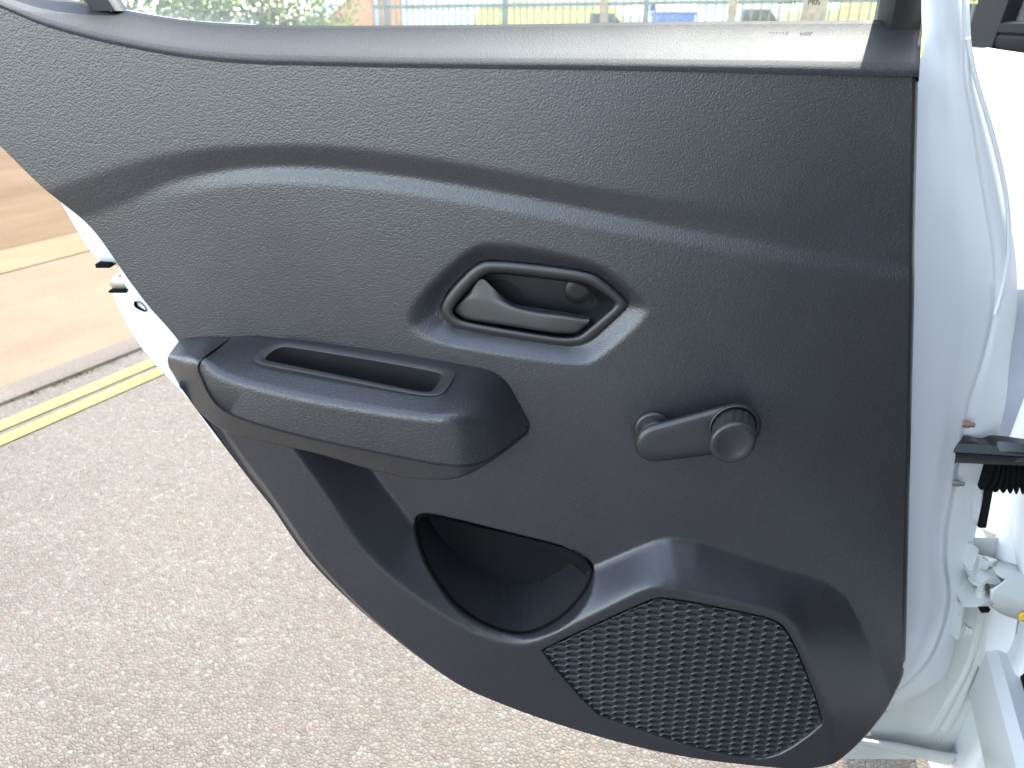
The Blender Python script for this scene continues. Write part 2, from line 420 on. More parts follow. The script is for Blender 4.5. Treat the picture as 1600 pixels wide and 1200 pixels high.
def blur(A, sig):
    r = int(3 * sig / DU) + 1; x = np.arange(-r, r + 1) * DU; k = np.exp(-.5 * (x / sig) ** 2); k /= k.sum()
    A = np.pad(A, r, mode='edge')
    A = sum(w * A[:, i:A.shape[1] - 2 * r + i] for i, w in enumerate(k))
    return sum(w * A[i:A.shape[0] - 2 * r + i, :] for i, w in enumerate(k))
def px_poly(pts, h):      # px polygon -> uv polygon; a point may carry its own h
    return [UV(p[0], p[1], p[2] if len(p) > 2 else h) for p in pts]
def curve_v(pts, h):      # px curve -> v(u) on the grid
    A = np.array(px_poly([tuple(p) for p in catmull(pts, 160)], h)); o = np.argsort(A[:, 0])
    return np.interp(GU[0], A[o, 0], A[o, 1])[None, :]
HU, HL = .0054, .0037
lineA = [(-80, 350), (60, 304), (130, 280), (200, 257), (300, 236), (420, 228), (520, 230), (640, 243), (800, 270), (1000, 305), (1200, 336), (1440, 366)]
lineB = [(-80, 420), (60, 365), (190, 318), (260, 286), (340, 268), (420, 261), (520, 264), (640, 278), (800, 305), (1000, 345), (1150, 372), (1440, 420)]
vA, vB = curve_v(lineA, HU), curve_v(lineB, 0)
ufade = sm((GU - UV(820, 320)[0]) / (UV(1440, 400)[0] - UV(820, 320)[0]))
tA = np.clip((GV - vB) / (vA - vB), 0, 1)
Hm = (HU * tA) * (1 - .55 * ufade) + .003 * ufade * (1 - tA)
Lpoly = [(193, 333), (198, 318), (212, 305), (232, 296), (260, 286), (340, 268), (420, 261), (520, 264), (640, 278), (800, 305), (1000, 345), (1150, 372), (1500, 430), (1500, 1300), (420, 1300), (420, 620), (325, 490), (250, 402), (200, 345)]
sL = sdf(px_poly(Lpoly, .003))
vtop_left = UV(250, 318)[1]; vbot_left = UV(300, 372)[1]
vBl = curve_v([(150, 345), (193, 322), (212, 306), (260, 286), (340, 268), (420, 261), (520, 264), (640, 278), (800, 305), (1000, 345), (1150, 372), (1440, 420)], .002)
tTop = np.clip((vBl - GV) / .0125, 0, 1)
la, lb = np.array(UV(188, 326, .002)), np.array(UV(325, 490, .002)); ld = (lb - la) / np.linalg.norm(lb - la)
dl = -((GU - la[0]) * ld[1] - (GV - la[1]) * ld[0])                  # distance to the right of the rear border
wl = .013 + .11 * sm((UV(200, 335)[1] - GV) / .11)                    # crisp at the top, fading out down the rear side
tL = sm(dl / .15)
tt = tTop * tL
Hm = Hm + HL * np.clip(tt, 0, 1) * (1 - .6 * ufade)
Hm = blur(Hm, .0015)
# door-handle surround: a scoop that deepens towards the bezel
so = px_poly(chaikin([(632, 505), (646, 468), (732, 386), (772, 378), (880, 396), (950, 418), (1010, 468), (1020, 492), (935, 566), (900, 574), (690, 540), (645, 524)], 2), .006)
si = px_poly([(687, 486), (696, 462), (728, 426), (749, 410), (767, 407), (830, 412), (917, 424), (940, 435), (974, 465), (982, 475), (978, 483), (930, 528), (914, 538), (893, 542), (856, 538), (714, 515), (696, 502)], -.004)
d_o, d_i = sdf(so), sdf(si)
tS = np.clip(-d_o / (np.maximum(-d_o, 0) + np.maximum(d_i, 0) + 1e-6), 0, 1)
cx, cz = UV(835, 475)
scoop = .0105 - .030 * (GU - cx) - .045 * (GV - cz)
Hm = Hm - np.clip(scoop, .003, .03) * np.where(d_i < 0, 1, tS * .35 + .65 * sm(tS))
Hm = blur(Hm, .0013)
Hm = Hm - .040 * sm((-d_i - .002) / .003)
# lower moulding: pocket front and speaker pod stand proud
HP = .042
p_plat = chaikin([(330, 600), (415, 640), (464, 710), (512, 776), (561, 854), (600, 893), (646, 931), (727, 985), (780, 1004), (817, 1009), (852, 998), (960, 940), (1008, 916), (1040, 914), (1120, 930), (1210, 950), (1240, 968), (1256, 1010), (1278, 1075), (1306, 1135), (1300, 1300), (500, 1400), (100, 900), (150, 600)], 1)
p_base = [(180, 560), (470, 590), (520, 660), (573, 730), (607, 776), (650, 830), (720, 868), (820, 888), (890, 892), (930, 887), (975, 868), (1022, 848), (1046, 843), (1090, 849), (1180, 880), (1290, 911), (1322, 935), (1346, 975), (1370, 1030), (1394, 1090), (1415, 1180), (1400, 1400), (400, 1500), (0, 900)]
dp, db = sdf(px_poly(p_plat, HP)), sdf(px_poly(p_base, .005))
tP = np.where(dp <= 0, 1.0, np.clip(-db / (np.maximum(-db, 0) + dp + 1e-6), 0, 1))
tP = blur(np.clip(tP, 0, 1), .0022)
Hm = Hm * (1 - tP) + HP * tP
# outer bevel of the lower moulding
out_low = [(300, 602), (345, 676), (385, 738), (423, 790), (480, 868), (557, 945), (638, 1010), (720, 1063), (850, 1122)]
ol = px_poly([tuple(p) for p in catmull(out_low, 40)], .026)
d_ol = seg_dist(ol, False)
wb = np.interp(GU, [ol[0][0], UV(423, 790, .03)[0], UV(557, 945, .03)[0], ol[-1][0]], [.010, .018, .013, .002])
Hm = Hm - np.where(tP > .5, .020 * np.clip(1 - d_ol / wb, 0, 1) * (wb / .018), 0)
Hm = blur(Hm, .0011)
# speaker recess
gpoly_px = [(845, 1020), (850, 1013), (1012, 938), (1040, 933), (1188, 962), (1219, 973), (1236, 994), (1265, 1060), (1286, 1122), (1283, 1136), (1226, 1177), (1190, 1187), (1149, 1184), (1071, 1165), (955, 1126), (928, 1115)]
gp = px_poly(chaikin(gpoly_px, 1), HP)
Hm = Hm - .010 * sm((-sdf(gp)) / .0022)
# map pocket
pock = [(649, 834, .006), (649, 818, .005), (653, 811, .005), (664, 807, .005), (700, 813, .005), (790, 834, .005), (880, 855, .005), (908, 868, .006), (924, 884, .008), (928, 898, .012), (918, 924, .019), (894, 955, .027), (862, 980, .033), (826, 995, .036), (794, 993, .036), (752, 978, .036), (712, 951, .034), (681, 912, .028), (658, 868, .018)]
pk = px_poly(chaikin(pock, 1), 0)
dk = sdf(pk)
lip = blur(np.clip(1 - np.abs(dk + .001) / .003, 0, 1), .001)
fx, fz = UV(770, 985, .0)
floor = .016 * sm((fz + .012 - GV) / .04) + .016 * sm(1 - ((GU - fx - .01) ** 2 / .045 ** 2 + (GV - fz) ** 2 / .028 ** 2))
cav = -.062 + floor
tK = sm(-dk / .0020)
Hm = Hm * (1 - tK) + np.minimum(cav, Hm) * tK
Hm = blur(Hm, .0006)
def samp(u, v):
    fu = np.clip((np.asarray(u) - u0) / DU, 0, NU - 1.001); fv = np.clip((np.asarray(v) - v0) / DU, 0, NV - 1.001)
    iu, iv = fu.astype(int), fv.astype(int); a, b = fu - iu, fv - iv
    return (Hm[iv, iu] * (1 - a) + Hm[iv, iu + 1] * a) * (1 - b) + (Hm[iv + 1, iu] * (1 - a) + Hm[iv + 1, iu + 1] * a) * b
# ---- outline of the trim panel
crease = [(-220, -70), (-100, -30), (0, 8), (62, 34), (140, 57), (203, 71), (281, 85), (375, 95), (500, 99), (640, 102), (800, 104), (1000, 107), (1200, 111), (1428, 116)]
CR = catmull(crease, 200)
top_uv = np.array([UV(p[0], p[1] + 4, HU + .001) for p in CR])
r_top = UV(1428, 120, HU); r_bot = UV(1409, 1040, .006)
right_line = lambda u: np.interp(u, [r_top[0], r_bot[0]], [r_top[1], r_bot[1]])
bot_px = [(-220, 40, 0), (-100, 140, 0), (0, 221, 0), (56, 276, 0), (100, 316, 0), (146, 360, 0), (177, 402, 0), (203, 440, 0), (235, 482, 0), (256, 505, 0), (280, 534, .0), (300, 590, .012), (345, 676, .022), (385, 738, .024), (423, 790, .024), (480, 868, .024), (557, 945, .026), (638, 1010, .030), (720, 1063, .034), (850, 1122, .04), (1000, 1168, .042), (1100, 1187, .042), (1200, 1197, .041), (1255, 1194, .036), (1310, 1172, .028), (1352, 1140, .018), (1385, 1105, .010), (1404, 1070, .007), (1409, 1040, .006)]
BT = catmull(bot_px, 320)
bot_uv = np.array([UV(p[0], p[1], p[2]) for p in BT]); 
for i in range(1, len(bot_uv)): bot_uv[i, 0] = max(bot_uv[i, 0], bot_uv[i - 1, 0] + 1e-5)
uL, uR = top_uv[0, 0] + .002, bot_uv[-1, 0]
NCOL, NROW = 760, 540
us = uL + (uR - uL) * np.linspace(0, 1, NCOL)
# finer columns near the right edge
vt = np.where(us <= r_top[0], np.interp(us, top_uv[:, 0], top_uv[:, 1]), right_line(us)); vb = np.interp(us, bot_uv[:, 0], bot_uv[:, 1])
vt = np.maximum(vt, vb + .0004)
ss = np.linspace(0, 1, NROW)[:, None]
PU = np.broadcast_to(us[None, :], (NROW, NCOL)); PV = vb[None, :] * (1 - ss) + vt[None, :] * ss
PH = samp(PU, PV)
verts = np.stack([PU, D - PH, PV], -1).reshape(-1, 3)
idx = np.arange(NROW * NCOL).reshape(NROW, NCOL)
faces = np.stack([idx[:-1, :-1], idx[:-1, 1:], idx[1:, 1:], idx[1:, :-1]], -1).reshape(-1, 4)
fc0 = verts[faces].mean(1)
iu_ = np.clip(((fc0[:, 0] - u0) / DU).round().astype(int), 0, NU - 1); iv_ = np.clip(((fc0[:, 2] - v0) / DU).round().astype(int), 0, NV - 1)
faces = faces[~(dk[iv_, iu_] < -.0028)]          # the pocket mouth is open
me = bpy.data.meshes.new("trim_panel")
me.vertices.add(len(verts)); me.vertices.foreach_set("co", verts.astype(np.float32).ravel())
me.loops.add(faces.size); me.loops.foreach_set("vertex_index", faces.astype(np.int32).ravel())
me.polygons.add(len(faces)); me.polygons.foreach_set("loop_start", np.arange(0, faces.size, 4, dtype=np.int32))
me.polygons.foreach_set("use_smooth", np.ones(len(faces), bool)); me.update(calc_edges=True); me.validate()
trim = bpy.data.objects.new("trim_panel", me); COL.objects.link(trim); me.materials.append(M_grain); me.materials.append(M_grain_low); part(trim)
# the lower moulding is smoother than the hide-grained upper part
fc = verts[faces].mean(1)
fu_ = np.clip(((fc[:, 0] - u0) / DU).astype(int), 0, NU - 1); fv_ = np.clip(((fc[:, 2] - v0) / DU).astype(int), 0, NV - 1)
lowmask = (tP[fv_, fu_] > .02) | (tK[fv_, fu_] > .2)
me.polygons.foreach_set("material_index", lowmask.astype(np.int32))
# ---- pocket liner: goes down behind the front moulding
pr = [np.array(q) for q in resample(chaikin([(P(a, b, h).x, P(a, b, h).z, h) for a, b, h in pock], 2) , 96, False)][:-1]
pc_ = np.mean([q[:2] for q in pr], 0); vmin, vmax = min(q[1] for q in pr), max(q[1] for q in pr)
def pring(k_in, hfun, drop):
    out = []
    for q in pr:
        w = 1 - (q[1] - vmin) / (vmax - vmin); d2 = q[:2] - pc_; L_ = np.hypot(*d2)
        x_, z_ = pc_ + d2 * (1 - k_in / L_); out.append(Vector((x_, D - hfun(q[2], w), z_ - drop * min(1, w * 1.6))))
    return out
rings = [pring(.0012, lambda h, w: h - .0016, 0), pring(.0022, lambda h, w: h - .006, .001), pring(.001, lambda h, w: h - .009, .012), pring(-.006, lambda h, w: min(h, .026) - .012, .040), pring(-.004, lambda h, w: -.004 - .006 * w, .054), pring(.004, lambda h, w: -.030, .058), pring(.006, lambda h, w: -.043, .052), pring(.012, lambda h, w: -.0445, .046)]
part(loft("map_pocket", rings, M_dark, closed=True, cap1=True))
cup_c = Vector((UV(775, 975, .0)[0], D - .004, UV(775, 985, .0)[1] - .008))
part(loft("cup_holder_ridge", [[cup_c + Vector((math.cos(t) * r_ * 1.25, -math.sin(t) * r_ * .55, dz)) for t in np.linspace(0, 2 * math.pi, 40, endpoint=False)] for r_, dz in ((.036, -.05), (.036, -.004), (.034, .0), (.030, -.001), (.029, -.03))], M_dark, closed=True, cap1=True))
# ---- folded-back rim of the panel (right side and underside)
def skirt(name, edge, offs, mat):
    rows = []
    for dn, db_ in offs:
        rows.append([p + n * dn + Vector((0, db_, 0)) for p, n in edge])
    return part(loft(name, rows, mat))
redge = []
rv = [r_top[1] + (r_bot[1] - r_top[1]) * t for t in np.linspace(0, 1, 60)]
pts = [(np.interp(v_, [r_bot[1], r_top[1]], [r_bot[0], r_top[0]]), v_) for v_ in rv] + [(u_, v_) for u_, v_ in bot_uv[::-1][1:300:2]]
pts = [Vector((u_, D - float(samp(u_, v_)), v_)) for u_, v_ in pts]
for i, p in enumerate(pts):
    t = pts[min(i + 1, len(pts) - 1)] - pts[max(i - 1, 0)]; n = Vector((-t.z, 0, t.x)).normalized(); n = -n if n.x * 1 + (-n.z) * .0 < 0 and i < 60 else n
    if i >= 60 and n.z > 0: n = -n
    redge.append((p, n))
offs_k = [(0, 0), (.0030, .0010), (.0070, .005), (.0110, .013), (.0130, .030)]
rows = []
for dn, dbk in offs_k:
    row = []
    for i, (p, n) in enumerate(redge):
        k = 1.0 if i < 70 else max(.12, 1 - (i - 70) / 22)
        row.append(p + n * dn * k + Vector((0, dbk, 0)))
    rows.append(row)
part(loft("panel_rim", rows, M_grain))

# ---- window ledge
ledge_top = [(-220, -110), (-100, -75), (60, -14), (128, 3), (195, 16), (290, 31), (400, 38.5), (520, 40), (800, 38), (1040, 34), (1378, 31), (1434, 29)]
LT = catmull(ledge_top, 200)
def ledge_row(k, h, up=0):
    return [P(a[0] * (1 - k) + b[0] * k, (a[1] + 4) * (1 - k) + b[1] * k - up, h) for a, b in zip(CR, LT)]
krow = [(0, HU + .001), (.06, HU + .0006), (.11, HU - .0008), (.17, HU - .0045), (.25, HU - .011), (.4, -.024), (.6, -.048), (.8, -.068), (.93, -.080), (1.0, -.086), (1.0, -.095)]
rows = [ledge_row(k, h) for k, h in krow]
rows[-1] = [p - Vector((0, 0, .03)) for p in rows[-1]]
# rounded outer end
endx = []
for r_ in rows:
    p = r_[-1]
    r_ += [p + Vector((.004, .0015, -.0005)), p + Vector((.0075, .006, -.003)), p + Vector((.0095, .014, -.009)), p + Vector((.0100, .026, -.030))]
M_ledge = grain_mat("ledge_grained_plastic", (0.013, 0.0122, 0.0128), .66, spec=.26)
ledge = part(loft("window_ledge", rows, M_ledge)); ledge.data.materials.append(grain_mat("ledge_roll_plastic", (0.020, 0.0195, 0.020), .70, spec=.16, depth=.0002))
ncl = len(rows[0]) - 1
for p_ in ledge.data.polygons:
    if p_.index < 4 * ncl or p_.index % ncl >= ncl - 4: p_.material_index = 1

# ---- window: glass, rubber channel, frame post
ZT = ZC + .42
hg = -.092
gl = []
gtop = [Vector((-.20, D + .05 - .10, ZT)), Vector((.36, D + .05 - .10, ZT + .02))]
bl = [P(p[0], p[1] + 6, hg) for p in catmull([(188, 14), (290, 31), (400, 38.5), (520, 40), (800, 38), (1040, 34), (1382, 31)], 30)]
rows = []
for k in np.linspace(0, 1, 8):
    rows.append([b * (1 - k) + (Vector((b.x * .93, 0, 0)) + Vector((0, D - hg - .07 * k, ZT))) * k if k else b.copy() for b in bl])
for r_ in rows: pass
glass = part(loft("window_glass", rows, M_glass))
sol = glass.modifiers.new("thickness", 'SOLIDIFY'); sol.thickness = .0032
# thin pale seal line at the glass foot
seal = [P(p[0], p[1] + .6, hg + .004) for p in catmull([(190, 15), (290, 32), (400, 39.5)], 24)]
M_seal = plain_mat("pale_glass_edge", (.55, .58, .56), .3)
part(tube("glass_seal", seal, .0010, M_seal, n=8))
def strip(name, pts, w, th, mat):   # flat bar along pts (Vectors) of width w in x and thickness th in y
    rows = []
    for p in pts:
        rows.append([p + Vector((sx * w / 2, sy * th / 2, 0)) for sx, sy in ((-.8, -1), (.8, -1), (1, -.6), (1, 1), (-1, 1), (-1, -.6))])
    return part(loft(name, rows, mat, closed=True, cap0=True, cap1=True, auto=50))
pb = P(1404, 34, -.086); pt = pb + Vector((-.02, -.05, .42))
strip("window_post", [pb + (pt - pb) * k - Vector((0, 0, .02 if k == 0 else 0)) for k in (0, .2, .5, 1)], .0315, .03, M_post)
# rear quarter divider: bar plus rubber channel
q0 = P(168, 13, -.081); q1 = P(120, -60, -.086)
strip("quarter_bar", [q0 - (q1 - q0) * .06, q0 + (q1 - q0) * .5, q1 + (q1 - q0) * 3], .024, .02, M_post)
q0 = P(181, 16, -.086); q1 = P(133, -60, -.091)
strip("glass_channel", [q0 - (q1 - q0) * .06, q0 + (q1 - q0) * .5, q1 + (q1 - q0) * 3], .0065, .014, M_rubber)
q0 = P(172.5, 14, -.076); q1 = P(124, -60, -.081)
strip("channel_lip", [q0 - (q1 - q0) * .06, q0 + (q1 - q0) * .5, q1 + (q1 - q0) * 3], .0016, .004, M_steel)
# print on the glass
def glass_text(txt, px, py, size, rot=0):
    cu = bpy.data.curves.new("glass_print", 'FONT'); cu.body = txt; cu.size = size; cu.align_x = 'CENTER'; cu.align_y = 'CENTER'; cu.extrude = .0001
    o = bpy.data.objects.new("glass_print", cu); COL.objects.link(o)
    o.location = P(px, py, hg + .0022 + .002); o.rotation_euler = (R(90), R(rot), 0); cu.materials.append(M_rubber)
    bpy.context.view_layer.update(); dg = bpy.context.evaluated_depsgraph_get(); nm = bpy.data.meshes.new_from_object(o.evaluated_get(dg))
    o2 = bpy.data.objects.new("glass_print", nm); COL.objects.link(o2); o2.location = o.location; o2.rotation_euler = o.rotation_euler
    bpy.data.objects.remove(o); return part(o2)
glass_text("M0S", 1272, 3.5, .0062)
bm = bmesh.new()
for i in range(5):
    p = P(1217 + i * 4.9, 4.6, hg + .004); bmesh.ops.create_uvsphere(bm, u_segments=8, v_segments=6, radius=.0006, matrix=Matrix.Translation(p))
part(bm_obj("print_dots", bm, M_rubber))
glass_text("t", 1242, 4, .0058, 8)

# ---- armrest
def lerp_pts(stations, n):      # stations: list of lists of (px,py,h) -> smooth along
    cols = list(zip(*stations)); out = []
    for c in cols: out.append(catmull(c, n))
    return [[out[k][i] for k in range(len(cols))] for i in range(n)]
#            C0 (top back)      C1 (front top edge)   S (seam)            B (bottom)          B0 (bottom back)
ST = [
 [(281, 531, 0.002), (262, 557, 0.022), (262, 566, 0.0205), (266, 580, 0.0185), (296, 590, 0.002)],
 [(300, 529, 0.002), (276, 559, 0.032), (276, 572, 0.0305), (284, 612, 0.0285), (310, 610, 0.002)],
 [(330, 527, 0.002), (292, 562, 0.042), (296, 590, 0.0405), (317, 653, 0.0385), (345, 630, 0.002)],
 [(358, 528, 0.002), (309, 566, 0.0525), (318, 606, 0.0485), (346, 674, 0.0465), (370, 640, 0.002)],
 [(390, 527, 0.002), (345, 588, 0.056), (345, 637, 0.0545), (392, 688, 0.0494), (410, 650, 0.002)],
 [(430, 530, 0.002), (395, 603, 0.06), (385, 656, 0.0585), (440, 699, 0.0514), (450, 660, 0.002)],
 [(500, 538, 0.002), (470, 620, 0.064), (472, 681, 0.0625), (500, 713, 0.0554), (510, 670, 0.002)],
 [(570, 546, 0.002), (545, 634, 0.067), (545, 697, 0.0655), (570, 734, 0.0574), (580, 680, 0.002)],
 [(640, 556, 0.002), (620, 646, 0.07), (630, 714, 0.0685), (640, 750, 0.0614), (650, 690, 0.002)],
 [(720, 570, 0.002), (672, 652, 0.072), (690, 725, 0.0705), (695, 753, 0.0674), (710, 700, 0.002)],
 [(766, 580, 0.002), (698, 652, 0.072), (722, 727, 0.0705), (722, 748, 0.0685), (740, 700, 0.002)],
 [(790, 596, 0.002), (726, 655, 0.066), (745, 724, 0.0645), (742, 739, 0.0625), (765, 695, 0.002)],
 [(812, 632, 0.002), (768, 662, 0.048), (785, 702, 0.0465), (783, 712, 0.0445), (800, 690, 0.002)],
 [(829, 662, 0.002), (822, 667, 0.012), (824, 674, 0.0105), (825, 678, 0.0085), (826, 676, 0.002)],
]
NS = 110
S3 = lerp_pts(ST, NS)
def arm_section(st, off=0.0, upto=5, radii=(0, .0070, .002, .006, 0)):
    p3 = [P(a, b, h + off) for a, b, h in st[:upto]]
    return fillet(p3, radii[:upto], 7)
rows = [arm_section(st) for st in S3]
carrier = part(loft("armrest", rows, M_arm, closed=True, cap0=True, cap1=True, auto=55))
# padded cover over the carrier, its left and lower border follow the seam
CV = ST[3:]
CV = [[(360, 528.5, .002), (316, 560, .0525), (308, 570, .051)],
      [(372, 527, .002), (330, 574, .0547), (316, 592, .0532)],
      [(386, 526.5, .002), (345, 585, .0566), (328, 617, .0551)],
      [(404, 527, .002), (368, 594, .058), (345, 637, .0565)],
      [(430, 530, .002), (400, 603, .060), (374, 652, .0585)]] + [st[:3] for st in ST[6:]]
CV[-1] = [(828, 662, .002), (822, 666, .012), (824, 672, .013)]
C3 = lerp_pts(CV, NS)
def cover_rows(off): return [arm_section(st, off, 3) for st in C3]
ro, ri = cover_rows(.0026), cover_rows(-.0030)
n = len(ro[0]); V = [tuple(p) for r in ro for p in r] + [tuple(p) for r in ri for p in r]; O = NS * n
F = grid_faces(NS, n) + [tuple(reversed(q)) for q in grid_faces(NS, n, off=O)]
for i in range(NS - 1):
    F.append((i * n, (i + 1) * n, O + (i + 1) * n, O + i * n)); F.append((i * n + n - 1, O + i * n + n - 1, O + (i + 1) * n + n - 1, (i + 1) * n + n - 1))
for j in range(n - 1):
    F.append((j, O + j, O + j + 1, j + 1)); e = (NS - 1) * n
    F.append((e + j, e + j + 1, O + e + j + 1, O + e + j))
cover = mesh_obj("armrest_cover", V, F, M_arm); recalc(cover)
# pull cup let into the top
tp = [P(500, 538, .004), P(740, 573, .004), P(550, 634, .070)]
tn = (tp[1] - tp[0]).cross(tp[2] - tp[0]).normalized(); tn = tn if tn.z > 0 else -tn
cup_o = [(395, 565), (407, 551), (427, 540), (441, 537), (460, 538), (580, 556), (695, 577), (709, 582), (711, 590), (698, 612), (688, 621), (672, 623), (640, 619), (520, 595), (418, 576), (403, 572)]
cup_i = [(413, 564), (421, 555), (434, 547), (446, 545), (462, 547), (580, 566), (680, 584), (690, 588), (690, 593), (680, 609), (674, 614), (664, 616), (636, 611), (520, 587), (430, 569), (419, 567)]
def ring_pl(px, off, k=2): 
    return [Vector(tuple(p)) for p in chaikin([PPL(a, b, tp[0], tn) + tn * off for a, b in px], k)]
cutp = ring_pl([((a + c) / 2 * .6 + a * .4, (b + d) / 2 * .6 + b * .4) for (a, b), (c, d) in zip(cup_o, cup_i)], 0)
V = [p + tn * .05 for p in cutp] + [p - tn * .030 for p in cutp]; n = len(cutp)
F = [tuple(range(n)), tuple(range(2 * n - 1, n - 1, -1))] + [(i, n + i, n + (i + 1) % n, (i + 1) % n) for i in range(n)]
cutter = mesh_obj("cutter", V, F, None, smooth=False); recalc(cutter)
def cut(o):
    md = o.modifiers.new("b", 'BOOLEAN'); md.operation = 'DIFFERENCE'; md.object = cutter; md.solver = 'EXACT'
    dg = bpy.context.evaluated_depsgraph_get(); ev = o.evaluated_get(dg); nm = bpy.data.meshes.new_from_object(ev)
    o.modifiers.clear(); old = o.data; o.data = nm
    nm.polygons.foreach_set("use_smooth", [True] * len(nm.polygons)); sharp_by_angle(nm, 55)
cut(carrier); cut(cover)
bpy.data.objects.remove(cutter)
cover.parent = carrier
seam = [Vector(tuple(p)) for p in ro[0]] + [Vector(tuple(r_[-1])) for r_ in ro[1:]]
seam = [Vector(tuple(p)) for p in catmull([tuple(p) for p in seam[::3]], 160)]
tube("armrest_seam", [p + Vector((0, -.0001, -.0004)) for p in seam], .0010, M_dark, carrier, n=8)
rings = [ring_pl(cup_o, -.001), ring_pl(cup_o, .0034)]
mid = [(a * .55 + c * .45, b * .55 + d * .45) for (a, b), (c, d) in zip(cup_o, cup_i)]
rings += [ring_pl(mid, .0042), ring_pl(cup_i, .0026), ring_pl(cup_i, -.001)]
cen = sum((PPL(a, b, tp[0], tn) for a, b in cup_i), Vector()) / len(cup_i)
rings += [[cen + (p - cen) * .97 - tn * .012 for p in ring_pl(cup_i, 0)], [cen + (p - cen) * .92 - tn * .028 for p in ring_pl(cup_i, 0)]]
cup = loft("pull_cup", rings, M_smooth, carrier, closed=True, cap1=True, auto=50)

# ---- inner door handle
hb = lambda px, py: -.0060 + .030 * (px - 835) / 1680 - .045 * (py - 475) / 1500
bz_o = [(687, 486), (696, 462), (728, 426), (749, 410), (767, 407), (830, 412), (917, 424), (940, 435), (974, 465), (982, 475), (978, 483), (930, 528), (914, 538), (893, 542), (856, 538), (714, 515), (696, 502)]
bz_i = [(707, 486), (712, 475), (738, 444), (756, 429), (772, 425), (830, 431), (903, 440), (924, 446), (953, 465), (961, 474), (958, 481), (914, 517), (903, 525), (882, 527), (851, 523), (725, 503), (711, 494)]
def ring_h(px, off, k=2): return [Vector(tuple(p)) for p in chaikin([P(a, b, hb(a, b) + off) for a, b in px], k)]
def mixpx(A, B_, t): return [(a * (1 - t) + c * t, b * (1 - t) + d * t) for (a, b), (c, d) in zip(A, B_)]
rings = [ring_h(bz_o, -.004), ring_h(bz_o, .0030), ring_h(mixpx(bz_o, bz_i, .10), .0050), ring_h(mixpx(bz_o, bz_i, .28), .0062), ring_h(mixpx(bz_o, bz_i, .60), .0064), ring_h(mixpx(bz_o, bz_i, .82), .0056), ring_h(mixpx(bz_o, bz_i, .97), .0036), ring_h(bz_i, .0005)]
handle = part(loft("door_handle", rings, M_smooth, closed=True))
# cup behind the lever, sloping in from the right
cup_back = [(706, 484), (711, 474), (736, 446), (753, 431), (768, 427), (826, 433), (890, 441), (912, 447), (930, 462), (933, 470), (928, 477), (896, 500), (884, 506), (862, 509), (846, 512), (724, 500), (710, 492)]
rings = [ring_h(bz_i, .0005), ring_h(mixpx(bz_i, cup_back, .06), -.001), ring_h(mixpx(bz_i, cup_back, .55), -.016), ring_h(mixpx(bz_i, cup_back, .92), -.0270), ring_h(cup_back, -.0290)]
M_cup = plain_mat("shaded_satin_plastic", (0.010, 0.0098, 0.010), .42, spec=.5)  # satin plastic darkened, the cup's shade is put into its colour
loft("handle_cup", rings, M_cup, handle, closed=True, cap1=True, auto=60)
# lever
LV = [ # back-top, crease, bottom, bottom-back
 [(714, 477, .000), (711, 483, .000), (712, 489, .000), (716, 492, -.010)],
 [(734, 456, .0022), (719, 474, .002), (722, 497, .003), (726, 498, -.010)],
 [(753, 436, .0045), (733, 465, .0045), (738, 501, .006), (742, 502, -.010)],
 [(766, 446, .0055), (757, 469, .007), (757, 504, .008), (761, 504, -.010)],
 [(782, 460, .0035), (779, 473, .009), (778, 507, .010), (782, 506, -.010)],
 [(803, 474, -.003), (803, 480, .011), (803, 511, .012), (806, 509, -.010)],
 [(840, 481, -.005), (840, 488, .013), (840, 517, .014), (842, 514, -.008)],
 [(880, 487, -.004), (878, 493, .015), (876, 521, .015), (878, 518, -.006)],
 [(908, 492, -.003), (904, 497, .0155), (900, 520, .0155), (902, 517, -.004)],
 [(922, 495, -.002), (921, 499, .0150), (919, 506, .0150), (920, 506, -.002)],
]
L3 = lerp_pts(LV, 60)
rows = []
for st in L3:
    p3 = [P(a, b, h + hb(835, 475) - .0065) for a, b, h in st]
    rows.append(fillet(p3 + [p3[0]], (0, .0035, .004, .001, 0), 6)[:-1])
lever = loft("lever", rows, M_smooth, handle, closed=True, cap0=True, cap1=True, auto=60)
# round screw cover in the cup
c = Vector(tuple(P(903, 454, hb(903, 454) - .0280)))
rr = .0122
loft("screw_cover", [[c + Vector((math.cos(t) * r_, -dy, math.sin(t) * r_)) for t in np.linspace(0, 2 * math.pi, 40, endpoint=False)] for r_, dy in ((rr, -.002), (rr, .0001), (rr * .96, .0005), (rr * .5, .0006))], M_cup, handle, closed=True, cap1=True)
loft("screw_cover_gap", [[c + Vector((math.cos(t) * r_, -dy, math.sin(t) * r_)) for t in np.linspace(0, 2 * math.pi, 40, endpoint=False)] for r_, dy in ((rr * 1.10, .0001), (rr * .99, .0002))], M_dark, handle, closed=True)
# dark hinge slot left of the cup
loft("lever_slot", [[P(a, b, hb(835, 475) - .0278) for a, b in ((764, 437), (785, 436), (812, 452), (826, 478))], [P(a, b, hb(835, 475) - .0276) for a, b in ((772, 462), (784, 468), (800, 476), (822, 482))]], M_dark, handle)

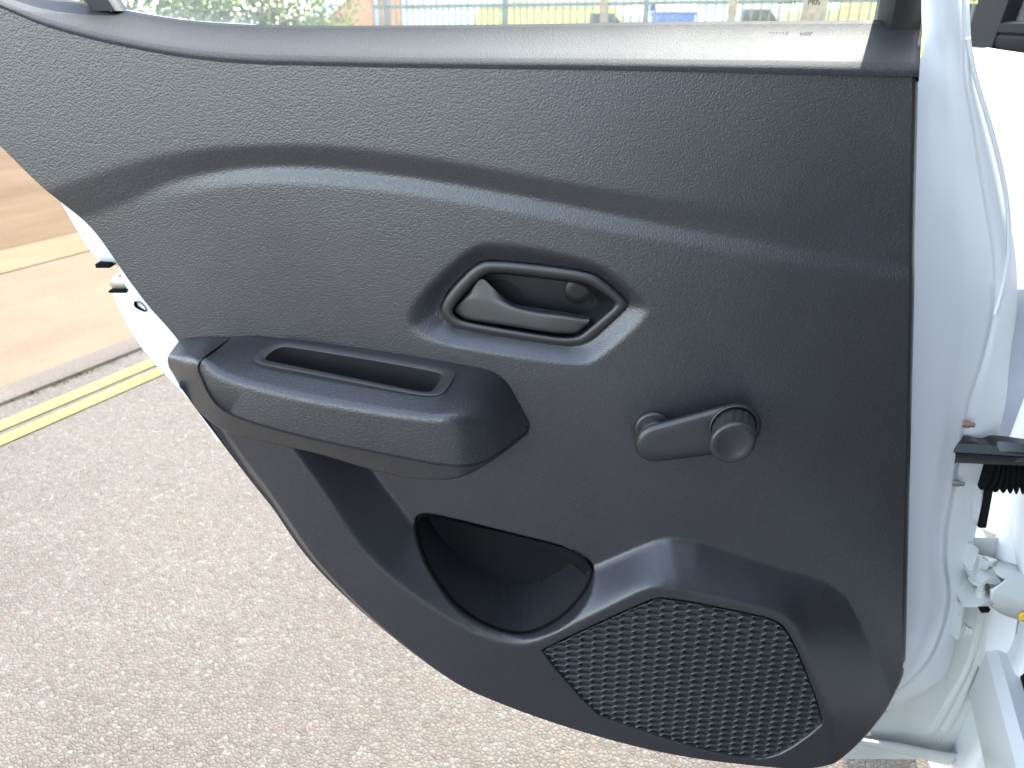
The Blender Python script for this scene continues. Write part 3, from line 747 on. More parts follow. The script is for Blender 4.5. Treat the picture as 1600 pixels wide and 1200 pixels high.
# ---- window crank
crank = empty("window_crank", P(1022, 680, .0)); part(crank)
CI = Matrix.Translation(-(crank.location - INV)) @ Matrix.Translation(-INV)
def cpart(o): o.parent = crank; o.matrix_parent_inverse = Matrix.Translation(-crank.location); return o
def disc_rings(specs, n=48):   # (px,py,h,radius m, squash)
    out = []
    for px, py, h, r_ in specs:
        c_ = P(px, py, h); out.append([c_ + Vector((math.cos(t) * r_, 0, math.sin(t) * r_)) for t in np.linspace(0, 2 * math.pi, n, endpoint=False)])
    return out
cpart(loft("spindle_cover", disc_rings([(1019, 669, .002, .0175), (1019, 669, .009, .0175), (1019, 669.5, .012, .0160), (1019, 670, .0125, .0140)]), M_smooth2, closed=True, cap1=True))
cpart(loft("spindle", disc_rings([(1020, 672, .010, .0125), (1022, 682, .026, .0125)]), M_smooth2, closed=True, cap1=True))
def capsule(A, ra, B_, rb, h, n=28):
    a_, b_ = P(*A, h), P(*B_, h); d = (b_ - a_); L_ = math.hypot(d.x, d.z); th = math.atan2(d.z, d.x); al = math.acos(max(-1, min(1, (ra - rb) / L_)))
    pts = []
    for t in np.linspace(th + al, th + 2 * math.pi - al, n): pts.append(a_ + Vector((math.cos(t) * ra, 0, math.sin(t) * ra)))
    for t in np.linspace(th - al, th + al, n): pts.append(b_ + Vector((math.cos(t) * rb, 0, math.sin(t) * rb)))
    return pts
A0, B0 = (1026, 692), (1146, 669)
rows = [capsule(A0, .0170, B0, .0225, .022), capsule(A0, .0195, B0, .0250, .026), capsule(A0, .0203, B0, .0258, .032), capsule(A0, .0196, B0, .0250, .037), capsule(A0, .0172, B0, .0228, .0402), capsule(A0, .0130, B0, .0190, .0412), capsule(A0, .006, B0, .012, .0414)]
cpart(loft("crank_arm", rows, M_smooth2, closed=True, cap0=True, cap1=True))
# raised collar the knob turns in
cpart(loft("knob_collar", disc_rings([(1147, 667, .038, .0232), (1147, 668, .0445, .0228), (1147, 668.5, .0462, .0218), (1147, 668, .0455, .0205), (1147, 668, .040, .0200)]), M_smooth2, closed=True))
# knob: fluted barrel, dished face
rings = []
n = 96
for px, py, h, r_, fl in ((1147, 667, .040, .0196, 0), (1147, 668, .044, .0196, 1), (1146, 676, .056, .0197, 1), (1145.5, 685, .066, .0198, 1), (1145.5, 688, .0685, .0198, 0), (1145.5, 689, .0695, .0203, 0), (1145, 692, .0735, .0201, 0), (1145, 693.5, .0755, .0190, 0), (1145, 694, .0762, .0172, 0), (1145, 694, .0750, .013, 0), (1145, 694, .0738, .007, 0), (1145, 694, .0735, .002, 0)):
    c_ = P(px, py, h)
    rings.append([c_ + Vector((math.cos(t) * q, 0, math.sin(t) * q)) for k in range(n) for t in [2 * math.pi * k / n] for q in [r_ * (1 - (.045 if (fl and k % 6 in (0, 1)) else 0))]])
cpart(loft("knob", rings, M_smooth2, closed=True, cap1=True))

# ---- speaker grille: stretched honeycomb with real pits
gm = [Vector(UV(a, b, HP)) for a, b in chaikin(gpoly_px, 1)]
gc = sum(gm, Vector((0, 0))) / len(gm); gm = [gc + (p - gc) * .985 for p in gm]
area = sum(gm[i].x * gm[(i + 1) % len(gm)].y - gm[(i + 1) % len(gm)].x * gm[i].y for i in range(len(gm)))
if area < 0: gm = gm[::-1]
def clip_convex(poly, clip):
    out = poly
    for i in range(len(clip)):
        a, b = clip[i], clip[(i + 1) % len(clip)]; e = b - a
        src = out; out = []
        for j in range(len(src)):
            p, q = src[j], src[(j + 1) % len(src)]
            sp_ = e.x * (p.y - a.y) - e.y * (p.x - a.x); sq = e.x * (q.y - a.y) - e.y * (q.x - a.x)
            if sp_ >= 0: out.append(p)
            if (sp_ >= 0) != (sq >= 0): out.append(p + (q - p) * (sp_ / (sp_ - sq)))
        if len(out) < 3: return []
    return out
def parea(p): return .5 * sum(p[i].x * p[(i + 1) % len(p)].y - p[(i + 1) % len(p)].x * p[i].y for i in range(len(p)))
cw, rh, tilt = .0136, .0088, R(-9)       # column pitch, slot pitch, rows lean down to the right
V = []; F = []
ct, st_ = math.cos(tilt), math.sin(tilt)
hw = cw * .67
for i in range(-16, 17):
    for j in range(-26, 27):
        x = i * cw; y = j * rh + (rh / 2 if i % 2 else 0) + x * math.tan(tilt)
        c_ = gc + Vector((x, y))
        hexa = [Vector((-hw, 0)), Vector((-hw + cw * .34, -rh / 2)), Vector((hw - cw * .34, -rh / 2)), Vector((hw, 0)), Vector((hw - cw * .34, rh / 2)), Vector((-hw + cw * .34, rh / 2))]
        hexa = [c_ + Vector((p.x, p.y + p.x * math.tan(tilt))) for p in hexa]
        pl = clip_convex(hexa, gm)
        if not pl: continue
        A = parea(pl)
        if A < 4e-6: continue
        cc = sum(pl, Vector((0, 0))) / len(pl); m = len(pl); b = len(V)
        full = A > .97 * parea(hexa)
        def put(s, h, dx=0, dz=0):
            for p in pl:
                q = cc + (p - cc) * s if not isinstance(s, tuple) else cc + Vector(((p - cc).x * s[0], (p - cc).y * s[1]))
                V.append((q.x + dx, D - (HP + h), q.y + dz))
        put(1.0, -.0004); put((.955, .90), .0000); put((.92, .80), -.0008); put((.86, .60), -.0040, dz=-.0004); 
        for k in range(3):
            for q in range(m):
                F.append((b + k * m + q, b + k * m + (q + 1) % m, b + (k + 1) * m + (q + 1) % m, b + (k + 1) * m + q))
        F.append(tuple(b + 3 * m + q for q in range(m)))
gr = mesh_obj("speaker_grille", V, F, M_grille, smooth=False); part(gr); recalc(gr)

# ---- white door shell: hinge-side end face
def rows_px(tab, ycol, cols, n=70):
    """tab rows: y, (px,h) per column -> dense point rows from top to bottom"""
    out = []
    for c_ in range(cols):
        out.append(catmull([(r_[1 + c_][0], r_[0], r_[1 + c_][1]) for r_ in tab], n))
    return out
# columns: under panel edge, face, bead before, bead, bead after, flange edge, return
TB = [
 (-60, (1440, -.060), (1462, -.062), (1492, -.075), (1502, -.085), (1506, -.088), (1512, -.095)),
 (30, (1440, -.060), (1464, -.062), (1494, -.075), (1503, -.085), (1507, -.088), (1514, -.096)),
 (75, (1443, -.040), (1464, -.056), (1496, -.078), (1505, -.086), (1509, -.089), (1517, -.097)),
 (130, (1424, -.022), (1464, -.046), (1498, -.075), (1507, -.086), (1511, -.089), (1523, -.098)),
 (200, (1420, -.020), (1465, -.048), (1510, -.082), (1519, -.092), (1524, -.095), (1543, -.106)),
 (300, (1416, -.018), (1468, -.050), (1524, -.088), (1535, -.100), (1540, -.103), (1568, -.116)),
 (400, (1412, -.018), (1470, -.052), (1540, -.094), (1551, -.106), (1556, -.110), (1586, -.122)),
 (480, (1410, -.018), (1470, -.052), (1540, -.092), (1552, -.104), (1556, -.109), (1588, -.122)),
 (560, (1408, -.018), (1466, -.050), (1522, -.084), (1535, -.096), (1539, -.102), (1577, -.116)),
 (630, (1404, -.018), (1460, -.046), (1500, -.072), (1512, -.084), (1516, -.092), (1570, -.108)),
 (690, (1402, -.018), (1452, -.042), (1490, -.066), (1502, -.077), (1506, -.085), (1556, -.100)),
 (760, (1400, -.016), (1444, -.038), (1478, -.058), (1490, -.068), (1495, -.076), (1540, -.092)),
 (830, (1398, -.014), (1436, -.034), (1466, -.052), (1478, -.060), (1483, -.068), (1524, -.084)),
 (880, (1396, -.012), (1432, -.032), (1466, -.050), (1477, -.058), (1482, -.066), (1514, -.080)),
 (930, (1394, -.010), (1430, -.030), (1472, -.050), (1483, -.058), (1488, -.066), (1505, -.076)),
 (985, (1390, -.008), (1422, -.026), (1462, -.046), (1472, -.052), (1477, -.060), (1495, -.072)),
 (1030, (1380, -.004), (1408, -.020), (1440, -.036), (1452, -.043), (1458, -.052), (1486, -.068)),
 (1062, (1365, .000), (1388, -.014), (1412, -.026), (1424, -.034), (1431, -.044), (1474, -.064)),
 (1090, (1345, .000), (1362, -.012), (1380, -.020), (1388, -.026), (1394, -.036), (1434, -.058)),
 (1110, (1320, .000), (1336, -.010), (1350, -.018), (1358, -.024), (1364, -.034), (1400, -.056)),
]
cl = rows_px(TB, 0, 6, 140)
def PX(r_): return [P(a, b, h) for a, b, h in r_]
def mid2(A, B_, t, dh=0): return [(a[0] * (1 - t) + b[0] * t, a[1] * (1 - t) + b[1] * t, a[2] * (1 - t) + b[2] * t + dh) for a, b in zip(A, B_)]
rows = [PX(cl[0]), PX(mid2(cl[0], cl[1], .5, .004)), PX(cl[1]), PX(mid2(cl[1], cl[2], .33, .003)), PX(mid2(cl[1], cl[2], .66, .003)), PX(cl[2]), PX(mid2(cl[2], cl[3], .45, .0025)), PX(mid2(cl[2], cl[3], .75, .0035)), PX(cl[3]), PX(mid2(cl[3], cl[4], .5, -.0035)), PX(cl[4]), PX(mid2(cl[4], cl[5], .3, .0018)), PX(mid2(cl[4], cl[5], .7, .0012)), PX(cl[5])]
edge_ = rows[-1]
rows += [[p + Vector((.0016, .0012, 0)) for p in edge_], [p + Vector((.0012, .0045, 0)) for p in edge_], [p + Vector((-.020, .012, 0)) for p in edge_]]
shell = part(loft("door_shell", rows, M_paint))
# raised swage pressed into the flange (upper part of the end face)
sw = [P(a, b, h) for a, b, h in catmull([(1512, 60, -.088), (1524, 120, -.092), (1545, 190, -.098), (1561, 250, -.104), (1574, 320, -.110), (1576, 390, -.113), (1566, 450, -.112), (1554, 492, -.108)], 50)]
part(tube("flange_bead", sw, .0022, M_paint, n=10))
# lower hinge mounting face, set back behind the flange, with pressed ribs
HB = [
 (840, (1505, -.088), (1524, -.094), (1545, -.100), (1560, -.104)),
 (900, (1490, -.084), (1515, -.092), (1560, -.104), (1590, -.112)),
 (950, (1480, -.080), (1510, -.090), (1550, -.100), (1584, -.110)),
 (1000, (1470, -.076), (1500, -.086), (1540, -.096), (1568, -.106)),
 (1050, (1445, -.068), (1485, -.080), (1522, -.090), (1550, -.100)),
 (1100, (1400, -.050), (1450, -.066), (1500, -.080), (1534, -.094)),
 (1140, (1350, -.036), (1420, -.056), (1480, -.072), (1515, -.088)),
 (1160, (1325, -.030), (1400, -.050), (1465, -.068), (1500, -.084)),
 (1186, (1318, -.026), (1392, -.046), (1450, -.062), (1486, -.080)),
]
hcl = rows_px(HB, 0, 4, 60)
rows = [PX(hcl[0]), PX(mid2(hcl[0], hcl[1], .5, .003)), PX(hcl[1]), PX(mid2(hcl[1], hcl[2], .45))]
for t, dh in ((.0, 0), (.10, .0035), (.2, 0), (.30, .0002), (.40, .0035), (.5, 0), (.62, .0), (.72, .003), (.82, 0), (1, -.002)):
    rows.append(PX([(a[0], a[1], a[2] + (dh if 12 < i < 52 else 0)) for i, a in enumerate(mid2(mid2(hcl[1], hcl[2], .55), hcl[3], t))]))
e2_ = rows[-1]; rows.append([p + Vector((.002, .003, 0)) for p in e2_]); rows.append([p + Vector((-.01, .02, 0)) for p in e2_])
part(loft("hinge_face", rows, M_paint_in))
# bottom lip of the door
lip_t = catmull([(1300, 1140, -.012), (1340, 1152, -.020), (1400, 1160, -.036), (1440, 1168, -.046), (1490, 1176, -.066), (1506, 1172, -.078)], 40)
lip_b = catmull([(1296, 1148, -.008), (1330, 1159, -.014), (1400, 1176, -.030), (1440, 1186, -.040), (1468, 1194, -.052), (1482, 1197, -.062)], 40)
rows = [PX(lip_t), PX(mid2(lip_t, lip_b, .12, .005)), PX(mid2(lip_t, lip_b, .5, .006)), PX(mid2(lip_t, lip_b, .9, .005)), PX(lip_b), [p + Vector((0, .02, .001)) for p in PX(lip_b)]]
part(loft("bottom_lip", rows, M_paint_in))
box = [P(1362, 1160, -.014), P(1415, 1171, -.026), P(1413, 1180, -.024), P(1360, 1168, -.012)]
# grommet at the lip's end
c_ = P(1354, 1143, -.016)
part(loft("drain_plug", [[c_ + Vector((math.cos(t) * r_, dy, math.sin(t) * r_ * .8)) for t in np.linspace(0, 2 * math.pi, 20, endpoint=False)] for r_, dy in ((.006, .006), (.006, -.001), (.0045, -.004), (.002, -.0045))], M_paint_in, closed=True, cap1=True))
# latch-side edge of the shell, seen past the panel
se_in = catmull([(20, 236, -.010), (60, 262, -.010), (120, 325, -.010), (200, 432, -.010), (280, 545, -.010), (330, 620, -.010), (360, 680, -.008)], 80)
se_out = [(40, 246), (70, 272), (84, 296), (100, 325), (116, 353), (134, 382), (148, 402), (156, 409), (165, 413), (172, 413), (180, 411), (187, 424), (193, 440), (200, 455), (188, 456), (180, 457), (177, 461), (180, 470), (190, 492), (203, 516), (222, 545), (245, 572), (275, 603), (300, 630), (340, 690)]
so_ = resample(se_out, 150); 
b0 = [P(a, b, -.030) for a, b in so_]
inn = [P(a[0], a[1], -.012) for a in catmull([(60, 236, 0), (120, 300, 0), (200, 400, 0), (230, 440, 0), (300, 545, 0), (350, 640, 0), (380, 690, 0)], 150)]
rows = [inn, [a * .4 + b * .6 for a, b in zip(inn, b0)], b0, [p + Vector((-.001, .003, 0)) for p in b0], [p + Vector((.004, .020, 0)) for p in b0]]
part(loft("latch_edge", rows, M_paint))
# latch mechanism in the notch and the slot below it
lc = P(189, 443, -.036)
latch = part(loft("latch", [[lc + Vector((math.cos(t) * .0085 * k, dy, math.sin(t) * .0088 * k)) for t in np.linspace(0, 2 * math.pi, 28, endpoint=False)] for k, dy in ((.98, .02), (1, .0), (.92, -.004), (.6, -.005))], M_steel, closed=True, cap1=True, auto=50))
bm = bmesh.new(); box_bm(bm, P(190, 453, -.030), (.019, .012, .0022), bevel=.0006); o = bm_obj("latch_claw", bm, M_rubber); o.parent = latch
bm = bmesh.new(); box_bm(bm, P(168, 411, -.030), (.013, .02, .004), bevel=.0008); o = bm_obj("latch_claw", bm, M_rubber); o.parent = latch
sl = [(210, 472), (213, 469), (220, 471), (229, 480), (231, 486), (226, 486), (217, 482), (211, 478)]
c2 = [P(a, b, -.0195) for a, b in chaikin(sl, 2)]; cm = sum((Vector(tuple(p)) for p in c2), Vector()) / len(c2)
rows = [[Vector(tuple(p)) + Vector((0, -.002, 0)) for p in c2], [cm + (Vector(tuple(p)) - cm) * .85 + Vector((0, -.0012, 0)) for p in c2], [cm + (Vector(tuple(p)) - cm) * .7 + Vector((0, .004, 0)) for p in c2]]
part(loft("latch_slot", rows, M_rubber, closed=True, cap1=True))
# outer skin closes the door's back so daylight does not leak through
OB = [(p[0], p[1]) for p in [(60, 262), (130, 350), (220, 520), (290, 600), (350, 680), (480, 868), (640, 1008), (850, 1118), (1000, 1164), (1200, 1190), (1330, 1156), (1372, 1120), (1385, 1080), (1395, 850), (1400, 640), (1405, 480), (1410, 330), (1410, 120), (1400, 70), (1380, 60), (1000, 62), (600, 66), (400, 62), (300, 56), (200, 36), (100, 5)]]
def inset(k): return [(800 + (a - 800) * k, 600 + (b - 600) * k) for a, b in OB]
rows = [[P(a, b, h) for a, b in inset(k)] for k, h in ((.955, -.036), (.955, -.09), (.93, -.115), (.80, -.135), (.5, -.145))]
part(loft("outer_skin", rows, M_paint, closed=True, cap1=True))

# ------------------------------------------------------------------ car body
PHI = R(20); CF = Vector((math.sin(PHI), math.cos(PHI), 0)); CN = Vector((-CF.y, CF.x, 0))    # forwards / outwards
H0 = Vector((.600, .740, 0))            # front door's rear edge on the ground plan
body = empty("white_car", (H0.x, H0.y, 0)); tag(body, "white car body beside the open door with closed front door", "car")
def bpart(o, par=None):
    if par is None:
        o.parent = body; o.matrix_parent_inverse = Matrix.Translation(-body.location)
    else: o.parent = par
    return o
def cpt(s, out, z): p = H0 + CF * s + CN * out; p.z = z; return p
prof = [(.24, -.03), (.30, .0), (.45, .018), (.60, .028), (.72, .03), (.82, .028), (.90, .024), (.955, .019), (.995, .010), (1.010, .000)]
rows = []
for z, o_ in prof:
    rows.append([cpt(-.004, o_ - .03, z), cpt(0, o_ - .006, z), cpt(.006, o_, z)] + [cpt(s, o_ + .012 * math.sin(math.pi * min(1, s / 1.1)) , z) for s in np.linspace(.05, 1.12, 18)])
fd = bpart(loft("front_door", rows, M_paint))
# belt moulding, window frame and glass of the front door
zb = 1.012
rows = []
for s in np.linspace(.04, 1.05, 20):
    c0 = cpt(s, -.008, zb); rows.append([c0 + CN * a + Vector((0, 0, z_)) for a, z_ in ((.004, -.004), (.010, .004), (.010, .018), (.005, .022), (.010, .026), (.009, .040), (-.004, .044), (-.02, .04), (-.02, -.004))])
o = loft("belt_moulding", rows, M_rubber, closed=True, cap0=True, cap1=True, auto=40); bpart(o)
rows = [[cpt(s, -.020 - .05 * k, zb + .02 + .42 * k) for s in np.linspace(.05, 1.0 - .35 * k, 12)] for k in np.linspace(0, 1, 6)]
bpart(loft("front_window_glass", rows, M_glass))
def vbar(name, s0, s1, out, w, mat, z0=zb - .004, z1=zb + .45):
    rows = []
    for k in np.linspace(0, 1, 6):
        z = z0 + (z1 - z0) * k; o_ = out - .05 * k
        rows.append([cpt(s0, o_, z), cpt(s0 + .004, o_ + w, z), cpt(s1 - .004, o_ + w, z), cpt(s1, o_, z), cpt(s1, o_ - .03, z), cpt(s0, o_ - .03, z)])
    return bpart(loft(name, rows, mat, closed=True, cap0=True, cap1=True, auto=40))
vbar("window_frame", .88, 1.22, -.006, .012, M_rubber)
vbar("window_frame", .0, .05, -.016, .010, M_rubber)
# front fender beyond the door
rows = []
for z, o_ in prof:
    rows.append([cpt(1.126, o_ - .04, z), cpt(1.128, o_ - .004, z), cpt(1.135, o_, z)] + [cpt(s, o_ - .10 * ((s - 1.2) / .9) ** 2, z) for s in np.linspace(1.2, 2.1, 10)])
bpart(loft("front_fender", rows, M_paint))
# centre pillar: jamb behind the gap, curving down into the sill
rows = []; prow = []
for py in np.linspace(-40, 1290, 60):
    e = np.interp(py, [-40, 100, 400, 500, 650, 780, 860, 960, 1030, 1195, 1290], [1760, 1760, 1740, 1720, 1690, 1600, 1594, 1612, 1601, 1521, 1478])
    hh = np.interp(py, [-40, 600, 900, 1030, 1290], [-.10, -.09, -.05, -.035, -.02])
    p = P(e, py, hh); q = Vector((.10, .028, 0)); b_ = Vector((.035, .16, 0))
    rows.append([p + b_ * 1.0, p + b_ * .5 + Vector((.004, 0, 0)), p + b_ * .12, p + Vector((.0015, .004, 0)), p + Vector((.005, -.001, 0)), p + Vector((.03, -.004, 0)), p + q * .6, p + q * .85, p + q * .9 + Vector((0, .02, 0))])
    prow.append([p + q * .80 + Vector((0, -.004, 0)), p + q * .86 + Vector((0, -.012, 0)), p + q * 1.0 + Vector((0, -.012, 0)), p + q * 1.1, p + q * 1.5 + Vector((0, -.03, 0)), p + q * 2.6 + Vector((0, -.02, 0))])
pillar = bpart(loft("centre_pillar", rows, M_paint))
bpart(loft("pillar_trim", prow, M_rubber))
M_shade = plain_mat("pillar_shade_grey", (.20, .22, .27), .7)  # grey-blue of an added sheet that stands for the pillar flank's shade
bpart(loft("pillar_shade_sheet", [[P(a, y_, -.150 + .0004 * (a - 1560)) for a in (1530, 1570, 1600, 1650, 1720)] for y_ in (452, 470, 520, 600, 680, 705)], M_shade))
# sill and rear part of the side, right of the camera
rows = []
for s in np.linspace(-1.35, .0, 14):
    rows.append([cpt(s, a, z) for a, z in ((-.035, .30), (-.03, .335), (-.01, .340), (.0, .33), (.004, .26), (-.02, .22), (-.10, .20), (-.10, .24))])
bpart(loft("sill", rows, M_paint, closed=True, cap0=True, cap1=True, auto=40))
rows = []
for s in np.linspace(-1.35, -.02, 14):
    rows.append([cpt(s, a, z) for a, z in ((-.30, .30), (-.30, .37), (-.12, .385), (-.10, .415), (-.085, .42), (-.070, .41), (-.060, .352), (-.032, .346), (-.028, .338), (-.04, .30))])
bpart(loft("scuff_plate", rows, M_rubber, closed=True, cap0=True, cap1=True, auto=40))
rows = []
for s in np.linspace(-2.3, -1.0, 12):
    top = 1.0 if s < -1.02 else .95
    arch = .33 + .30 * max(0, 1 - ((s + 1.55) / .36) ** 2) ** .5 if abs(s + 1.55) < .36 else .24
    bulge = .0 if s > -1.05 else .02
    rows.append([cpt(s, -.14, arch), cpt(s, -.01 + bulge, arch + .002), cpt(s, .0 + bulge, arch + .03), cpt(s, .012 + bulge, .68), cpt(s, .0 + bulge, .86), cpt(s, -.03, .99), cpt(s, -.10, 1.20), cpt(s, -.19, 1.42)])
bpart(loft("rear_quarter", rows, M_paint, auto=50))
rows = []
for k, (s, z) in enumerate(((-2.2, 1.40), (-1.8, 1.50), (-1.0, 1.56), (0, 1.56), (.5, 1.52), (.95, 1.42))):
    rows.append([cpt(s, -.20, z - .07), cpt(s, -.17, z - .05), cpt(s, -.20, z - .02), cpt(s, -.32, z), cpt(s, -.85, z + .03), cpt(s, -1.40, z)])
bpart(loft("roof", rows, M_paint, auto=60))
# seat beside the opening
M_seat = plain_mat("dark_seat_cloth", (.045, .045, .05), .9, bscale=500, bdist=.0006)
rows = []
for s in np.linspace(-1.25, -.55, 8):
    rows.append([cpt(s, -.16, .25), cpt(s, -.15, .50), cpt(s, -.18, .56), cpt(s, -.7, .57), cpt(s, -1.35, .56), cpt(s, -1.38, .25)])
bpart(loft("rear_seat", rows, M_seat, closed=True, cap0=True, cap1=True, auto=50))
rows = []
for s, sh in ((-.55, 0), (-.40, 0), (-.30, .03)):
    rows.append([cpt(s + sh - .30 * 0, -.20, .30), cpt(s + sh, -.18, .55), cpt(s + sh - .10, -.19, .95), cpt(s + sh - .12, -.22, 1.02), cpt(s + sh - .12, -.60, 1.02), cpt(s + sh, -.62, .55), cpt(s + sh, -.60, .30)])
fs = [[q + CF * .45 for q in r_] for r_ in rows]
bpart(loft("front_seat", fs, M_seat, closed=True, cap0=True, cap1=True, auto=60))

# dark cabin lining: floor, far side, roof lining and rear shelf
M_lining = plain_mat("cabin_lining", (.05, .05, .055), .85)
rows = []
for s in (-2.1, -1.6, -1.0, -.4, .2, .9):
    rows.append([cpt(s, -.22, 1.44), cpt(s, -.5, 1.50), cpt(s, -1.1, 1.50), cpt(s, -1.38, 1.40), cpt(s, -1.48, .95), cpt(s, -1.50, .40), cpt(s, -1.40, .28), cpt(s, -.26, .28)])
bpart(loft("cabin_lining", rows, M_lining, auto=50))
rows = [[cpt(-1.25 - .1 * k, o_, .5 + .6 * k) for o_ in (-.16, -.7, -1.4)] for k in (0, .5, 1)]
bpart(loft("seat_back", rows, M_seat))
rows = [[cpt(s, -.155, z) for s in np.linspace(-1.5, -1.0, 6)] for z in (.4, .7, .98)]
bpart(loft("quarter_lining", rows, M_lining))

# ---- hinge, check strap, cable boot, bolts
def bar_px(name, top, bot, th, mat, par=None):  # a flat bar whose front face is given by two px lines with depth
    T, B_ = PX(top), PX(bot)
    rows = [T, B_, [p + Vector((0, th, 0)) for p in B_], [p + Vector((0, th, 0)) for p in T], T]
    return bpart(loft(name, rows, mat, auto=40), par)
st_t = catmull([(1490, 692, -.070), (1520, 690, -.068), (1545, 694, -.064), (1558, 690, -.060), (1600, 694, -.050), (1660, 704, -.040)], 40)
st_m = catmull([(1490, 706, -.064), (1520, 706, -.062), (1545, 709, -.058), (1560, 706, -.054), (1600, 707, -.044), (1660, 717, -.034)], 40)
st_b = catmull([(1486, 723, -.066), (1520, 724, -.064), (1548, 723, -.060), (1562, 725, -.056), (1600, 722, -.046), (1660, 730, -.036)], 40)
rows = [[p + Vector((0, .014, 0)) for p in PX(st_t)], PX(st_t), PX(mid2(st_t, st_m, .8)), PX(st_m), PX(mid2(st_m, st_b, .15, -.003)), PX(mid2(st_m, st_b, .55, -.002)), PX(st_b), [p + Vector((0, .014, 0)) for p in PX(st_b)]]
strap = bpart(loft("check_strap", rows, M_black, closed=True, auto=40))
c_ = P(1545, 700, -.0605)
bpart(loft("strap_hole", [[c_ + Vector((math.cos(t) * r_, dy, math.sin(t) * r_ * .7)) for t in np.linspace(0, 2 * math.pi, 16, endpoint=False)] for r_, dy in ((.0026, 0), (.0020, .001))], M_rubber, closed=True, cap1=True))
# plastic guide plate behind the boot
bar_px("boot_plate", [(1548, 722, -.082), (1560, 722, -.078)], [(1530, 825, -.080), (1541, 825, -.076)], .012, M_rubber)
# bellows
pth = [P(a, b, h) for a, b, h in catmull([(1550, 738, -.070), (1572, 742, -.066), (1600, 744, -.060), (1640, 746, -.05)], 64)]
rad = [.019 + .0042 * math.cos(i / 63 * 2 * math.pi * 9) for i in range(64)]
pth = [p + Vector((0, .012, -.004)) for p in pth]
bpart(tube("cable_boot", pth, rad, M_rubber, n=22))
bpart(tube("boot_cap", [P(1553, 685, -.07), P(1557, 700, -.07)], [.0035, .0035], M_rubber, n=12))
def bolt(px, py, h, axis, r_, L_, mat, par=None):
    a = P(px, py, h); ax = Vector(axis).normalized()
    o = tube("bolt", [a - ax * .006, a, a + ax * L_ * .5, a + ax * L_ * .52, a + ax * L_], [r_ * 1.25, r_ * 1.25, r_ * 1.2, r_ * .85, r_ * .8], mat, n=12)
    return bpart(o, par)
bolt(1507, 662, -.078, (1, -.25, -.05), .0034, .010, M_rust)
bolt(1491, 754, -.066, (1, -.25, -.05), .0033, .010, M_steel)
M_hinge = paint_mat("white_hinge_paint", (.46, .48, .465), .9)
# hinge: door leaf (edge-on plates), pin, body leaf
hinge = empty("hinge", P(1530, 920, -.06)); bpart(hinge)
def hpart(o): o.parent = hinge; o.matrix_parent_inverse = Matrix.Translation(-(hinge.location)); return o
def hslab(name, front_px, back_vec, mat):     # polygon (px,py,h) swept by back_vec
    A = [P(*p) for p in front_px]; n_ = len(A); B_ = [p + Vector(back_vec) for p in A]
    F_ = [tuple(range(n_)), tuple(range(2 * n_ - 1, n_ - 1, -1))] + [(i, n_ + i, n_ + (i + 1) % n_, (i + 1) % n_) for i in range(n_)]
    bm = bmesh.new(); vs_ = [bm.verts.new(p) for p in A + B_]
    for q in F_: bm.faces.new([vs_[k] for k in q])
    bmesh.ops.recalc_face_normals(bm, faces=bm.faces[:])
    bmesh.ops.bevel(bm, geom=bm.edges[:], offset=.0009, segments=2, affect='EDGES', clamp_overlap=True)
    return hpart(bm_obj(name, bm, mat, auto=40))
hslab("hinge_plate", [(1526, 856, -.066), (1531, 858, -.066), (1522, 902, -.062), (1516, 900, -.062)], (-.010, .03, 0), M_hinge)
hslab("hinge_plate", [(1503, 945, -.060), (1509, 945, -.060), (1500, 1000, -.056), (1494, 1000, -.056)], (-.008, .03, 0), M_hinge)
# upper lug (curved strap) and lower lug
lug_t = catmull([(1513, 900, -.055), (1520, 908, -.048), (1532, 911, -.044), (1544, 905, -.044), (1556, 904, -.046), (1568, 912, -.050)], 24)
lug_b = [(a, b + 5, h) for a, b, h in lug_t]
rows = [[p + Vector((.004, .034, .006)) for p in PX(lug_t)], PX(lug_t), PX(lug_b), [p + Vector((.004, .034, .006)) for p in PX(lug_b)]]
hpart(loft("hinge_lug", rows, M_hinge, closed=True, auto=40))
lug_t = catmull([(1504, 944, -.052), (1520, 945, -.044), (1535, 943, -.041), (1550, 939, -.044), (1562, 944, -.048)], 24)
lug_b = [(a, b + 4, h) for a, b, h in lug_t]
rows = [[p + Vector((.004, .040, .006)) for p in PX(lug_t)], PX(lug_t), PX(lug_b), [p + Vector((.004, .040, .006)) for p in PX(lug_b)]]
hpart(loft("hinge_lug", rows, M_hinge, closed=True, auto=40))
hpart(tube("hinge_pin", [P(1534, 905, -.055), P(1532, 920, -.054), P(1532, 921, -.054), P(1531, 931, -.053)], [.0042, .0042, .0058, .0056], M_hinge, n=16))
# body leaf: folded channel running to the pillar
bl_ = catmull([(1543, 888, -.066), (1556, 893, -.058), (1570, 902, -.050), (1574, 912, -.046), (1574, 922, -.044)], 16)
top_a = [(1528, 887, -.064), (1550, 894, -.056), (1568, 905, -.048), (1573, 918, -.045)]
rows = [PX(catmull([(1556, 876, -.085), (1600, 882, -.080), (1660, 900, -.07)], 20)), PX(catmull([(1545, 888, -.066), (1600, 902, -.052), (1660, 916, -.04)], 20)), PX(catmull([(1572, 905, -.047), (1600, 912, -.042), (1660, 928, -.03)], 20)), PX(catmull([(1548, 922, -.044), (1600, 934, -.036), (1660, 948, -.026)], 20)), PX(catmull([(1548, 928, -.043), (1600, 946, -.035), (1660, 960, -.025)], 20)), PX(catmull([(1546, 946, -.046), (1566, 960, -.044), (1660, 986, -.03)], 20))]
lf = hpart(loft("hinge_leaf", rows, M_hinge, auto=30)); md = lf.modifiers.new("t", 'SOLIDIFY'); md.thickness = .004
